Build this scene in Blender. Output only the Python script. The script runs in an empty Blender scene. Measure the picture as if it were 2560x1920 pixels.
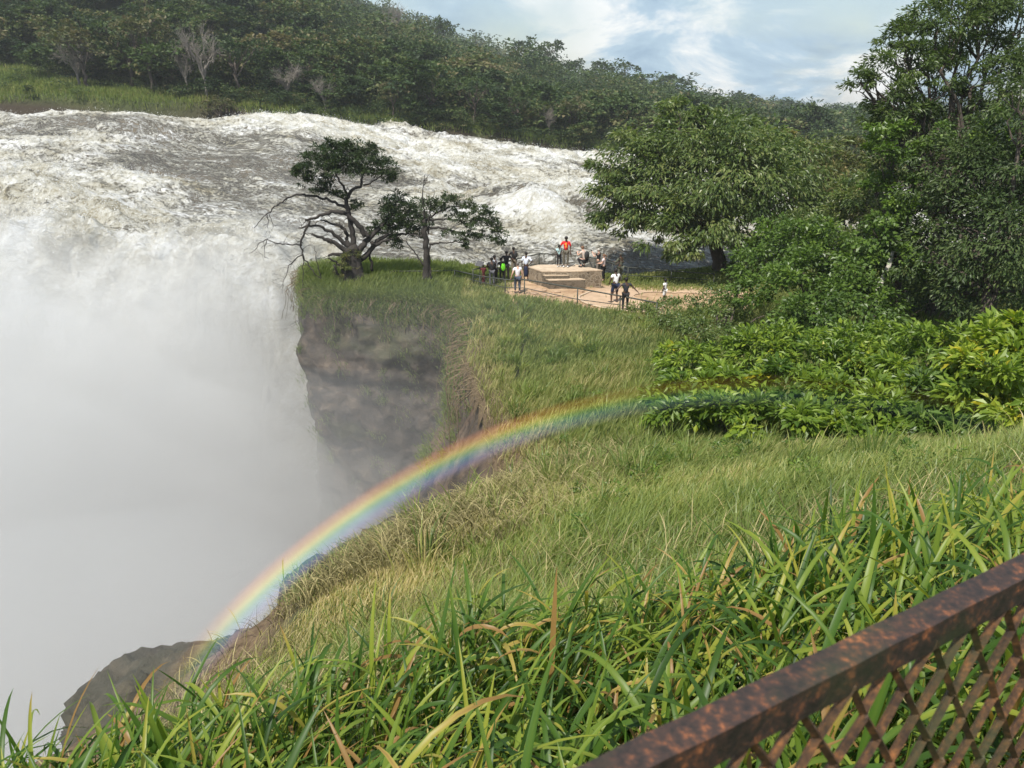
import bpy, math, random
import numpy as np
from mathutils import Vector, Matrix

# ------------------------------------------------------------------ camera, sky, sun, exposure
SC = bpy.context.scene
COL = SC.collection
PITCH = math.radians(19.6)
FPX = 1934.0                      # focal length in pixels of a 2560 wide frame
CAM = np.array([0.0, 0.0, 9.6])
cam = bpy.data.cameras.new("camera")
cam.sensor_width = 36.0
cam.lens = 36.0 * FPX / 2560.0
cam.clip_start = 0.05
cam.clip_end = 5000
cam.dof.use_dof = True
cam.dof.focus_distance = 7.0
cam.dof.aperture_fstop = 7.5
cam_ob = bpy.data.objects.new("camera", cam)
COL.objects.link(cam_ob)
cam_ob.location = CAM
cam_ob.rotation_euler = (math.pi / 2 - PITCH, 0, 0)
SC.camera = cam_ob

ANTI_EL, ANTI_AZ = math.radians(60), math.radians(27.5)   # antisolar point, from the rainbow
ANTI = Vector((math.cos(ANTI_EL) * math.sin(ANTI_AZ), math.cos(ANTI_EL) * math.cos(ANTI_AZ), -math.sin(ANTI_EL)))
sun = bpy.data.lights.new("sun", 'SUN')
sun.energy = 5.0
sun.angle = math.radians(0.5)
sun.color = (1.0, 0.95, 0.87)
sun_ob = bpy.data.objects.new("sun", sun)
COL.objects.link(sun_ob)
sun_ob.rotation_euler = ANTI.to_track_quat('-Z', 'Y').to_euler()

world = bpy.data.worlds.new("World")
SC.world = world
world.use_nodes = True
wn, wl = world.node_tree.nodes, world.node_tree.links
wn.clear()
w_out = wn.new('ShaderNodeOutputWorld')
w_sky = wn.new('ShaderNodeTexSky')
w_sky.sky_type = 'NISHITA'
w_sky.sun_disc = False
w_sky.sun_elevation = ANTI_EL
w_sky.sun_rotation = math.atan2(-ANTI.x, -ANTI.y)
w_sky.air_density = 1.2
w_sky.dust_density = 2.0
w_bg = wn.new('ShaderNodeBackground'); w_bg.inputs['Strength'].default_value = 0.12
wl.new(w_sky.outputs[0], w_bg.inputs['Color'])
# clouds: broad soft masses that cover most of the sky
w_tc = wn.new('ShaderNodeTexCoord')
w_map = wn.new('ShaderNodeMapping'); w_map.inputs['Scale'].default_value = (1.0, 1.0, 2.6)
w_map.inputs['Location'].default_value = (0.35, 0.1, 0.0)
wl.new(w_tc.outputs['Generated'], w_map.inputs[0])
w_n1 = wn.new('ShaderNodeTexNoise'); w_n1.inputs['Scale'].default_value = 2.6
w_n1.inputs['Detail'].default_value = 9; w_n1.inputs['Roughness'].default_value = 0.58; w_n1.inputs['Distortion'].default_value = 0.5
wl.new(w_map.outputs[0], w_n1.inputs['Vector'])
w_r1 = wn.new('ShaderNodeValToRGB')
w_r1.color_ramp.elements[0].position = 0.38; w_r1.color_ramp.elements[1].position = 0.60
wl.new(w_n1.outputs[0], w_r1.inputs[0])
w_n2 = wn.new('ShaderNodeTexNoise'); w_n2.inputs['Scale'].default_value = 5.5
w_n2.inputs['Detail'].default_value = 8; w_n2.inputs['Roughness'].default_value = 0.6; w_n2.inputs['Distortion'].default_value = 0.4
wl.new(w_map.outputs[0], w_n2.inputs['Vector'])
w_r2 = wn.new('ShaderNodeValToRGB')
cr = w_r2.color_ramp
cr.elements[0].position = 0.40; cr.elements[0].color = (0.27, 0.40, 0.54, 1)
cr.elements[1].position = 0.60; cr.elements[1].color = (0.86, 0.87, 0.86, 1)
e = cr.elements.new(0.50); e.color = (0.40, 0.54, 0.66, 1)
wl.new(w_n2.outputs[0], w_r2.inputs[0])
w_bg2 = wn.new('ShaderNodeBackground'); w_bg2.inputs['Strength'].default_value = 0.92
wl.new(w_r2.outputs[0], w_bg2.inputs['Color'])
w_mx = wn.new('ShaderNodeMixShader')
w_sc = wn.new('ShaderNodeMath'); w_sc.operation = 'MULTIPLY'; w_sc.inputs[1].default_value = 0.92
wl.new(w_r1.outputs[0], w_sc.inputs[0])
wl.new(w_sc.outputs[0], w_mx.inputs[0]); wl.new(w_bg.outputs[0], w_mx.inputs[1]); wl.new(w_bg2.outputs[0], w_mx.inputs[2])
wl.new(w_mx.outputs[0], w_out.inputs[0])

SC.view_settings.view_transform = 'Standard'
SC.view_settings.look = 'None'
SC.view_settings.exposure = 0.42
SC.view_settings.gamma = 1.0
SC.render.engine = 'CYCLES'
cy = SC.cycles
cy.max_bounces = 8; cy.diffuse_bounces = 4; cy.glossy_bounces = 2; cy.transmission_bounces = 4
cy.transparent_max_bounces = 12; cy.volume_bounces = 3
cy.use_denoising = True
cy.sample_clamp_indirect = 4.0
cy.caustics_reflective = False; cy.caustics_refractive = False

# ------------------------------------------------------------------ helpers
RNG = np.random.default_rng(7)
random.seed(7)

def W(u, v, Y):
    """world point seen at picture position (u, v) at the given forward distance"""
    x = (u - 1280.0) / FPX; y = (960.0 - v) / FPX
    c, s = math.cos(PITCH), math.sin(PITCH)
    t = Y / (c + y * s)
    return np.array([x * t, Y, CAM[2] + (-s + y * c) * t])

def WG(u, v, z):
    """world point seen at (u, v) on the level z"""
    x = (u - 1280.0) / FPX; y = (960.0 - v) / FPX
    c, s = math.cos(PITCH), math.sin(PITCH)
    t = (z - CAM[2]) / (-s + y * c)
    return np.array([x * t, (c + y * s) * t, z])

def proj(P):
    P = np.atleast_2d(P) - CAM
    c, s = math.cos(PITCH), math.sin(PITCH)
    f = P[:, 1] * c - P[:, 2] * s
    up = P[:, 1] * s + P[:, 2] * c
    f = np.where(f > 0.05, f, 0.05)
    return 1280 + FPX * P[:, 0] / f, 960 - FPX * up / f, f

def _hash(ix, iy, iz, seed):
    h = (ix.astype(np.int64) * 374761393 + iy.astype(np.int64) * 668265263 + iz.astype(np.int64) * 2147483647 + seed * 974634777) & 0xFFFFFFFF
    h = ((h ^ (h >> 13)) * 1274126177) & 0xFFFFFFFF
    h = (h ^ (h >> 16)) & 0xFFFF
    return h / 32767.5 - 1.0

def vnoise(x, y, z=0.0, seed=0):
    x, y, z = np.broadcast_arrays(np.asarray(x, float), np.asarray(y, float), np.asarray(z, float))
    ix, iy, iz = np.floor(x), np.floor(y), np.floor(z)
    fx, fy, fz = x - ix, y - iy, z - iz
    fx = fx * fx * fx * (fx * (fx * 6 - 15) + 10); fy = fy * fy * fy * (fy * (fy * 6 - 15) + 10); fz = fz * fz * (3 - 2 * fz)
    r = 0
    for a in (0, 1):
        wa = fx if a else 1 - fx
        for b in (0, 1):
            wb = fy if b else 1 - fy
            for c in (0, 1):
                wc = fz if c else 1 - fz
                r = r + wa * wb * wc * _hash(ix + a, iy + b, iz + c, seed)
    return r

def fbm(x, y, z=0.0, oct=4, seed=0, gain=0.5, ridged=False):
    s, a, f, n = 0, 1.0, 1.0, 0
    for o in range(oct):
        q = vnoise(np.asarray(x) * f + o * 17.3, np.asarray(y) * f - o * 9.1, np.asarray(z) * f + o * 3.7, seed + o)
        if ridged: q = 1 - 2 * np.abs(q)
        s = s + a * q; n += a
        a *= gain; f *= 2.03
    return s / n

def sstep(a, b, x):
    t = np.clip((np.asarray(x, float) - a) / (b - a), 0, 1)
    return t * t * (3 - 2 * t)

def mesh_obj(name, V, faces, mat=None, parent=None, smooth=True, attrs=None):
    """faces: array (n,3) or (n,4), or a list of such arrays"""
    me = bpy.data.meshes.new(name)
    V = np.asarray(V, dtype=np.float32)
    if not isinstance(faces, (list, tuple)): faces = [faces]
    faces = [np.asarray(f, dtype=np.int32) for f in faces if len(f)]
    me.vertices.add(len(V)); me.vertices.foreach_set("co", V.ravel())
    nl = sum(f.size for f in faces); npol = sum(len(f) for f in faces)
    me.loops.add(nl); me.polygons.add(npol)
    me.loops.foreach_set("vertex_index", np.concatenate([f.ravel() for f in faces]))
    ls = []; st = 0
    for f in faces:
        k = f.shape[1]
        ls.append(st + np.arange(len(f)) * k); st += f.size
    me.polygons.foreach_set("loop_start", np.concatenate(ls).astype(np.int32))
    me.polygons.foreach_set("use_smooth", np.full(npol, smooth))
    if attrs:
        for k, a in attrs.items():
            a = np.asarray(a, dtype=np.float32)
            if a.ndim == 1:
                at = me.attributes.new(k, 'FLOAT', 'POINT'); at.data.foreach_set("value", a)
            elif a.shape[1] == 3:
                at = me.attributes.new(k, 'FLOAT_VECTOR', 'POINT'); at.data.foreach_set("vector", a.ravel())
    me.update(calc_edges=True)
    me.validate(clean_customdata=False)
    if mat: me.materials.append(mat)
    ob = bpy.data.objects.new(name, me)
    COL.objects.link(ob)
    if parent: ob.parent = parent
    return ob

def tag(o, label=None, cat=None, group=None, kind=None):
    if label: o["label"] = label
    if cat: o["category"] = cat
    if group: o["group"] = group
    if kind: o["kind"] = kind
    return o

def empty(name, loc, label, cat, group=None):
    o = bpy.data.objects.new(name, None)
    o.empty_display_size = 0.3
    COL.objects.link(o); o.location = loc
    bpy.context.view_layer.update()
    return tag(o, label, cat, group)

def part(name, V, F, mat, root, smooth=True, attrs=None, label=None):
    """a part given in world coordinates, stored relative to its thing"""
    V = np.asarray(V, float) - np.array(root.location)
    if root.parent: V = V - np.array(root.parent.location)
    o = mesh_obj(name, V, F, mat, root, smooth, attrs)
    if label: o["label"] = label
    return o

class MB:
    """collects simple shapes into one mesh"""
    def __init__(self): self.V = []; self.Q = []; self.T = []; self.n = 0; self.A = []
    def add(self, V, Q=None, T=None, a=0.5):
        V = np.asarray(V, float).reshape(-1, 3)
        if Q is not None and len(Q): self.Q.append(np.asarray(Q) + self.n)
        if T is not None and len(T): self.T.append(np.asarray(T) + self.n)
        self.V.append(V); self.n += len(V)
        self.A.append(np.full(len(V), a) if np.isscalar(a) else np.asarray(a))
        return self
    def tube(self, pts, rad, n=6, a=0.5, cap=True):
        pts = np.asarray(pts, float); m = len(pts)
        rad = np.broadcast_to(np.asarray(rad, float), (m,))
        t = np.gradient(pts, axis=0); t /= np.linalg.norm(t, axis=1)[:, None] + 1e-9
        ref = np.array([0.0, 0, 1]) if abs(t[:, 2]).mean() < 0.8 else np.array([1.0, 0, 0])
        s = np.cross(t, ref); s /= np.linalg.norm(s, axis=1)[:, None] + 1e-9
        b = np.cross(s, t)
        ang = np.arange(n) * 2 * math.pi / n
        V = pts[:, None] + rad[:, None, None] * (s[:, None] * np.cos(ang)[None, :, None] + b[:, None] * np.sin(ang)[None, :, None])
        i = np.arange(m - 1)[:, None] * n; j = np.arange(n)[None, :]; j2 = (j + 1) % n
        Q = np.stack([i + j, i + j2, i + n + j2, i + n + j], -1).reshape(-1, 4)
        V = V.reshape(-1, 3); T = None
        if cap:
            V = np.vstack([V, pts[:1], pts[-1:]])
            k = np.arange(n)
            T = np.vstack([np.stack([(k + 1) % n, k, np.full(n, m * n)], 1), np.stack([k + (m - 1) * n, (k + 1) % n + (m - 1) * n, np.full(n, m * n + 1)], 1)])
        return self.add(V, Q, T, a)
    def box(self, c, size, rz=0.0, a=0.5, ax=None):
        c = np.asarray(c, float); h = np.asarray(size, float) / 2
        B = np.array([[x, y, z] for x in (-1, 1) for y in (-1, 1) for z in (-1, 1)], float) * h
        if ax is not None: B = B @ np.asarray(ax, float)
        elif rz: B = B @ np.array([[math.cos(rz), math.sin(rz), 0], [-math.sin(rz), math.cos(rz), 0], [0, 0, 1]])
        return self.add(B + c, [[0, 1, 3, 2], [4, 6, 7, 5], [0, 4, 5, 1], [2, 3, 7, 6], [0, 2, 6, 4], [1, 5, 7, 3]], a=a)
    def ball(self, c, r, nu=10, nv=7, a=0.5, R=None):
        th = np.linspace(0, math.pi, nv)[:, None]; ph = (np.arange(nu) * 2 * math.pi / nu)[None, :]
        V = np.stack([np.sin(th) * np.cos(ph), np.sin(th) * np.sin(ph), np.cos(th) + 0 * ph], -1).reshape(-1, 3) * np.asarray(r, float)
        if R is not None: V = V @ np.asarray(R).T
        i = np.arange(nv - 1)[:, None] * nu; j = np.arange(nu)[None, :]; j2 = (j + 1) % nu
        return self.add(V + np.asarray(c, float), np.stack([i + j, i + nu + j, i + nu + j2, i + j2], -1).reshape(-1, 4), a=a)
    def data(self):
        F = []
        if self.Q: F.append(np.vstack(self.Q))
        if self.T: F.append(np.vstack(self.T))
        return np.vstack(self.V), F, np.concatenate(self.A)
    def build(self, name, mat, root=None, smooth=True, label=None):
        V, F, A = self.data()
        if root is not None: return part(name, V, F, mat, root, smooth, {"rnd": A}, label)
        return mesh_obj(name, V, F, mat, None, smooth, {"rnd": A})

# ------------------------------------------------------------------ materials
def new_mat(name):
    m = bpy.data.materials.new(name); m.use_nodes = True
    n, l = m.node_tree.nodes, m.node_tree.links
    n.clear()
    out = n.new('ShaderNodeOutputMaterial')
    return m, n, l, out

def ramp(n, stops):
    r = n.new('ShaderNodeValToRGB'); c = r.color_ramp
    c.elements[0].position = stops[0][0]; c.elements[0].color = (*stops[0][1], 1)
    c.elements[1].position = stops[-1][0]; c.elements[1].color = (*stops[-1][1], 1)
    for p, q in stops[1:-1]:
        e = c.elements.new(p); e.color = (*q, 1)
    return r

def noise_node(n, l, scale, detail=5, rough=0.55, coord=None, dist=0.0):
    t = n.new('ShaderNodeTexNoise'); t.inputs['Scale'].default_value = scale
    t.inputs['Detail'].default_value = detail; t.inputs['Roughness'].default_value = rough; t.inputs['Distortion'].default_value = dist
    if coord is not None: l.new(coord, t.inputs['Vector'])
    return t

def leaf_mat(name, stops, rough=0.5, trans=0.3, spec=0.4, ttint=1.5):
    """stops are spread over the per-leaf attribute rnd"""
    m, n, l, out = new_mat(name)
    at = n.new('ShaderNodeAttribute'); at.attribute_name = "rnd"
    r = ramp(n, stops); l.new(at.outputs['Fac'], r.inputs[0])
    p = n.new('ShaderNodeBsdfPrincipled'); p.inputs['Roughness'].default_value = rough
    p.inputs['Specular IOR Level'].default_value = spec
    l.new(r.outputs[0], p.inputs['Base Color'])
    tr = n.new('ShaderNodeBsdfTranslucent')
    mu = n.new('ShaderNodeVectorMath'); mu.operation = 'MULTIPLY'; mu.inputs[1].default_value = (ttint, ttint * 1.05, ttint * 0.5)
    l.new(r.outputs[0], mu.inputs[0]); l.new(mu.outputs[0], tr.inputs[0])
    mx = n.new('ShaderNodeMixShader'); mx.inputs[0].default_value = trans
    l.new(p.outputs[0], mx.inputs[1]); l.new(tr.outputs[0], mx.inputs[2]); l.new(mx.outputs[0], out.inputs[0])
    return m

def plain_mat(name, col, rough=0.7, var=0.25, scale=8.0, metal=0.0, bump=0.0, spec=0.3):
    m, n, l, out = new_mat(name)
    tc = n.new('ShaderNodeTexCoord')
    t = noise_node(n, l, scale, 6, 0.6, tc.outputs['Object'])
    a = tuple(c * (1 - var) for c in col); b = tuple(min(1, c * (1 + var)) for c in col)
    r = ramp(n, [(0.3, a), (0.7, b)]); l.new(t.outputs[0], r.inputs[0])
    p = n.new('ShaderNodeBsdfPrincipled'); p.inputs['Roughness'].default_value = rough; p.inputs['Metallic'].default_value = metal
    p.inputs['Specular IOR Level'].default_value = spec
    l.new(r.outputs[0], p.inputs['Base Color'])
    if bump:
        b_ = n.new('ShaderNodeBump'); b_.inputs['Strength'].default_value = bump; b_.inputs['Distance'].default_value = 0.02
        l.new(t.outputs[0], b_.inputs['Height']); l.new(b_.outputs[0], p.inputs['Normal'])
    l.new(p.outputs[0], out.inputs[0])
    return m

# ------------------------------------------------------------------ surfaces interpolated through measured points
class TPS:
    def __init__(self, pts, smooth=0.0):
        P = np.asarray(pts, float); self.c = P[:, :2]; n = len(P)
        d = np.linalg.norm(self.c[:, None] - self.c[None], axis=2)
        K = self._k(d) + smooth * np.eye(n)
        A = np.zeros((n + 3, n + 3)); A[:n, :n] = K; A[:n, n] = 1; A[:n, n + 1:] = self.c; A[n, :n] = 1; A[n + 1:, :n] = self.c.T
        self.w = np.linalg.solve(A, np.concatenate([P[:, 2], [0, 0, 0]]))
    def _k(self, d): return np.where(d > 1e-9, d * d * np.log(np.maximum(d, 1e-9)), 0)
    def __call__(self, x, y):
        x = np.asarray(x, float); y = np.asarray(y, float); sh = x.shape
        x, y = x.ravel(), y.ravel(); out = np.empty(len(x)); n = len(self.c)
        for i in range(0, len(x), 20000):
            s = slice(i, i + 20000)
            d = np.hypot(x[s, None] - self.c[None, :, 0], y[s, None] - self.c[None, :, 1])
            out[s] = self._k(d) @ self.w[:n] + self.w[n] + self.w[n + 1] * x[s] + self.w[n + 2] * y[s]
        return out.reshape(sh)

def poly_dist(x, y, L, closed=True):
    """distance to a polyline and inside test of its polygon"""
    x = np.asarray(x, float); y = np.asarray(y, float)
    L = np.asarray(L, float); n = len(L)
    best = np.full(x.shape, 1e9); ins = np.zeros(x.shape, bool)
    for i in range(n):
        a, b = L[i], L[(i + 1) % n]
        if abs(b[1] - a[1]) > 1e-12:
            ins ^= ((a[1] > y) != (b[1] > y)) & (x < (b[0] - a[0]) * (y - a[1]) / (b[1] - a[1]) + a[0])
        if i == n - 1 and not closed: continue
        ab = b - a; t = np.clip(((x - a[0]) * ab[0] + (y - a[1]) * ab[1]) / (ab @ ab), 0, 1)
        best = np.minimum(best, np.hypot(x - a[0] - t * ab[0], y - a[1] - t * ab[1]))
    return best, ins

def grid(x0, x1, y0, y1, st):
    xs = np.arange(x0, x1 + st / 2, st); ys = np.arange(y0, y1 + st / 2, st)
    X, Y = np.meshgrid(xs, ys); nx, ny = len(xs), len(ys)
    i = np.arange(ny - 1)[:, None] * nx; j = np.arange(nx - 1)[None, :]
    F = np.stack([i + j, i + j + 1, i + nx + j + 1, i + nx + j], -1).reshape(-1, 4)
    return X.ravel(), Y.ravel(), F

def keep_faces(V, F, mask, attrs):
    F = F[mask[F].all(axis=1)]
    used = np.zeros(len(V), bool); used[F.ravel()] = True
    idx = np.cumsum(used) - 1
    return V[used], idx[F], {k: a[used] for k, a in attrs.items()}

# ------------------------------------------------------------------ the chasm rim (plan view), found from the picture and the depth of each point
RIM_UVY = [(230, 1780, 10.5), (560, 1590, 12.5), (690, 1535, 13.0), (745, 1440, 11.6), (860, 1378, 12.6), (1000, 1290, 14.5),
           (1150, 1228, 17), (1262, 1185, 19.5), (1238, 1090, 22), (1205, 1000, 26), (1160, 900, 31), (1178, 800, 37),
           (1120, 772, 39.5), (950, 762, 41), (820, 752, 41.5), (762, 722, 43)]
_jag = None
RIM = np.array([[-30, -12], [-14, 1], [-10, 7.5]] + [W(*p)[:2].tolist() for p in RIM_UVY] + [[-12.6, 46.5], [-11.5, 49.5], [-9, 51.5]])
CHASM = np.vstack([RIM, [[-12, 54.0], [-30, 53.5], [-120, 54], [-120, -40], [-30, -40]]])

def resample(L, step):
    L = np.asarray(L, float)
    d = np.concatenate([[0], np.cumsum(np.linalg.norm(np.diff(L, axis=0), axis=1))])
    s = np.arange(0, d[-1], step)
    return np.stack([np.interp(s, d, L[:, k]) for k in range(L.shape[1])], 1)

# ground heights
G = [W(*p) for p in [
    (560, 1590, 12.5), (690, 1535, 13.0), (760, 1440, 11.4), (860, 1378, 12.6), (1000, 1290, 14.5),
    (1150, 1228, 17), (1262, 1185, 19.5), (1238, 1090, 22), (1205, 1000, 26), (1160, 900, 31), (1178, 800, 37),
    (950, 745, 41.5), (820, 735, 42), (762, 716, 43), (880, 700, 44.5),
    (1294, 735, 42), (1300, 760, 39), (1440, 768, 39), (1548, 765, 39.5), (1209, 712, 43.5), (1400, 710, 44.5), (1550, 702, 47),
    (1400, 850, 34), (1400, 950, 28), (1400, 1050, 22.5), (1400, 1150, 17.5), (1350, 1250, 13), (1300, 1350, 10),
    (1750, 950, 26), (1750, 1060, 20), (1750, 1150, 15.5), (1700, 1250, 11.5), (2100, 1150, 12.5),
    (1000, 1400, 10.5), (820, 1500, 9.5)]]
G = [g.tolist() for g in G] + [
    [0, 0, 8.0], [0, -4, 8.3], [-4, -1, 7.2], [4, 0, 8.1], [8, 1, 7.6], [0, 2.6, 6.1], [-1.9, 3, 5.62], [-3.5, 3, 5.2], [2.2, 4.2, 6.2],
    [0, 4.2, 5.65], [-1.2, 4.3, 5.4], [0.6, 6.2, 4.75], [3.2, 5.6, 5.6], [5, 8, 4.95], [8, 8, 5.9], [-6, 3, 3.9], [-5, 6, 2.1], [-2.5, 7, 3.2],
    [-9, 4, 1.4], [-10, 7.5, 0.5], [-7, 10.2, 0.0], [12, 12, 4.6], [9, 14, 3.0], [14, 20, 2.2], [20, 28, 1.2], [30, 20, 3.5], [40, 40, 1.5], [12, 35, 0.0],
    [22, 45, 0.2], [0, 49.5, -0.3], [-6, 49, -0.1], [8, 47.5, -0.25], [18, 50, 0.0], [50, 60, 0.5], [60, 5, 6], [-20, -10, 4], [30, -10, 8.5]]
ground_f = TPS(G, 0.02)
BANK = np.array([[-14, 48.8], [-9, 50.6], [-4, 50.9], [0, 51.0], [4, 50.3], [7.5, 48.6], [10, 48.6], [14, 50.5], [20, 53], [30, 57], [45, 62], [70, 70]])

_RIMD = None
def ground_z(x, y, rough=True):
    z = ground_f(x, y)
    x_ = np.asarray(x, float); y_ = np.asarray(y, float)
    z = z - 0.45 * np.exp(-(poly_dist(x_, y_, RIM, closed=False)[0] / 2.2) ** 2) * (y_ < 24) * sstep(24, 19, y_)
    far = y - np.interp(x, BANK[:, 0], BANK[:, 1])
    z = z - sstep(-0.2, 2.2, far) * 3.2
    if rough:
        z = z + 0.10 * fbm(np.asarray(x) * 0.5, np.asarray(y) * 0.5, oct=3, seed=3) + 0.03 * fbm(np.asarray(x) * 2.2, np.asarray(y) * 2.2, oct=3, seed=5)
    return z

def pix_poly(pts, z=0.0): return np.array([WG(u, v, z)[:2] for u, v in pts])
# bare trodden earth round the viewpoint
DIRT = pix_poly([(1290, 640), (1300, 700), (1262, 716), (1250, 740), (1290, 748), (1340, 752), (1400, 762), (1440, 768), (1520, 778), (1620, 790),
                 (1760, 770), (1900, 772), (1900, 728), (1700, 722), (1620, 718), (1560, 708), (1520, 700), (1500, 640)])
GRASSY = [pix_poly([(1460, 752), (1500, 768), (1560, 776), (1600, 790), (1560, 800), (1450, 778)])]

gx, gy, gF = grid(-15, 62, -6, 74, 0.2)
gd, gin = poly_dist(gx, gy, CHASM)
sd = np.where(gin, gd, -gd)
gz = ground_z(gx, gy)
gz = gz - np.clip(sd, 0, 0.4) * 2.5
dd, din = poly_dist(gx, gy, DIRT)
dirt = sstep(-0.5, 0.5, np.where(din, dd, -dd) + 0.55 * fbm(gx * 0.9, gy * 0.9, oct=4, seed=11))
strip = sstep(-2.8, -0.3, sd + 0.8 * fbm(gx * 0.5, gy * 0.5, oct=3, seed=8)) * (gy < 34)
strip = strip * sstep(60, 20, gy)
rock_zone = sstep(7.6, 9.4, gy - 0.15 * gx + 0.8 * fbm(gx * 0.8, gy * 0.8, oct=3, seed=14)) * sstep(-2.6, -3.9, gx) * (gy < 20)
strip = np.maximum(strip, rock_zone)
GULLY = np.array([WG(u, v, 0.0)[:2] for u, v in [(1268, 728), (1285, 760), (1305, 800), (1312, 835), (1300, 880), (1290, 940)]])
gul = sstep(0.32, 0.05, poly_dist(gx, gy, GULLY, closed=False)[0])
gz = gz - 0.22 * gul; strip = np.maximum(strip, gul * 0.25)
gz = gz + rock_zone * (0.5 * fbm(gx * 0.9, gy * 0.9, oct=4, seed=15, ridged=True) - 0.1)
V, F, A = keep_faces(np.stack([gx, gy, gz], 1), gF, sd < 0.3, {"dirt": dirt, "soil": strip})

m, n, l, out = new_mat("ground_soil")
geo = n.new('ShaderNodeNewGeometry')
a1 = n.new('ShaderNodeAttribute'); a1.attribute_name = "dirt"
a2 = n.new('ShaderNodeAttribute'); a2.attribute_name = "soil"
t1 = noise_node(n, l, 1.3, 8, 0.65, geo.outputs['Position'])
t2 = noise_node(n, l, 9.0, 6, 0.6, geo.outputs['Position'])
r_g = ramp(n, [(0.3, (0.022, 0.038, 0.010)), (0.55, (0.045, 0.07, 0.018)), (0.75, (0.085, 0.09, 0.035))]); l.new(t1.outputs[0], r_g.inputs[0])
r_d = ramp(n, [(0.28, (0.17, 0.105, 0.06)), (0.45, (0.32, 0.215, 0.13)), (0.6, (0.40, 0.28, 0.175)), (0.8, (0.48, 0.36, 0.24))]); l.new(t1.outputs[0], r_d.inputs[0])
r_s = ramp(n, [(0.3, (0.055, 0.036, 0.022)), (0.7, (0.16, 0.115, 0.07))]); l.new(t2.outputs[0], r_s.inputs[0])
m1 = n.new('ShaderNodeMixRGB'); l.new(a2.outputs['Fac'], m1.inputs[0]); l.new(r_g.outputs[0], m1.inputs[1]); l.new(r_s.outputs[0], m1.inputs[2])
m2 = n.new('ShaderNodeMixRGB'); l.new(a1.outputs['Fac'], m2.inputs[0]); l.new(m1.outputs[0], m2.inputs[1]); l.new(r_d.outputs[0], m2.inputs[2])
p = n.new('ShaderNodeBsdfPrincipled'); p.inputs['Roughness'].default_value = 0.9; p.inputs['Specular IOR Level'].default_value = 0.2
l.new(m2.outputs[0], p.inputs['Base Color'])
b_ = n.new('ShaderNodeBump'); b_.inputs['Strength'].default_value = 0.7; b_.inputs['Distance'].default_value = 0.06
l.new(t2.outputs[0], b_.inputs['Height']); l.new(b_.outputs[0], p.inputs['Normal'])
l.new(p.outputs[0], out.inputs[0])
MAT_SOIL = m
tag(mesh_obj("ground", V, F, MAT_SOIL, attrs=A), kind="structure")

# ------------------------------------------------------------------ cliff faces below the rim
m, n, l, out = new_mat("cliff_rock")
geo = n.new('ShaderNodeNewGeometry')
mp = n.new('ShaderNodeMapping'); mp.inputs['Scale'].default_value = (1.1, 1.1, 1.5); l.new(geo.outputs['Position'], mp.inputs[0])
t1 = noise_node(n, l, 1.1, 9, 0.68, mp.outputs[0], 0.4)
t2 = noise_node(n, l, 0.32, 5, 0.6, geo.outputs['Position'], 0.5)
t3 = noise_node(n, l, 7.0, 7, 0.65, geo.outputs['Position'])
r1 = ramp(n, [(0.34, (0.012, 0.010, 0.009)), (0.48, (0.034, 0.028, 0.022)), (0.58, (0.062, 0.048, 0.035)), (0.72, (0.14, 0.11, 0.08))]); l.new(t1.outputs[0], r1.inputs[0])
r2 = ramp(n, [(0.40, (0.0, 0.0, 0.0)), (0.62, (1, 1, 1))]); l.new(t2.outputs[0], r2.inputs[0])
a_s = n.new('ShaderNodeAttribute'); a_s.attribute_name = "soil"
ad = n.new('ShaderNodeMath'); ad.operation = 'MULTIPLY'; l.new(r2.outputs[0], ad.inputs[0]); l.new(a_s.outputs['Fac'], ad.inputs[1])
r3 = ramp(n, [(0.3, (0.09, 0.055, 0.035)), (0.7, (0.20, 0.135, 0.085))]); l.new(t3.outputs[0], r3.inputs[0])
m1 = n.new('ShaderNodeMixRGB'); l.new(ad.outputs[0], m1.inputs[0]); l.new(r1.outputs[0], m1.inputs[1]); l.new(r3.outputs[0], m1.inputs[2])
a_m = n.new('ShaderNodeAttribute'); a_m.attribute_name = "moss"
m2 = n.new('ShaderNodeMixRGB'); l.new(a_m.outputs['Fac'], m2.inputs[0]); l.new(m1.outputs[0], m2.inputs[1]); m2.inputs[2].default_value = (0.05, 0.065, 0.02, 1)
p = n.new('ShaderNodeBsdfPrincipled'); p.inputs['Roughness'].default_value = 0.7; p.inputs['Specular IOR Level'].default_value = 0.35
l.new(m2.outputs[0], p.inputs['Base Color'])
b_ = n.new('ShaderNodeBump'); b_.inputs['Strength'].default_value = 0.9; b_.inputs['Distance'].default_value = 0.15
l.new(t1.outputs[0], b_.inputs['Height']); l.new(b_.outputs[0], p.inputs['Normal'])
b2 = n.new('ShaderNodeBump'); b2.inputs['Strength'].default_value = 0.8; b2.inputs['Distance'].default_value = 0.03
l.new(t3.outputs[0], b2.inputs['Height']); l.new(b_.outputs[0], b2.inputs['Normal']); l.new(b2.outputs[0], p.inputs['Normal'])
l.new(p.outputs[0], out.inputs[0])
MAT_ROCK = m

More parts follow.
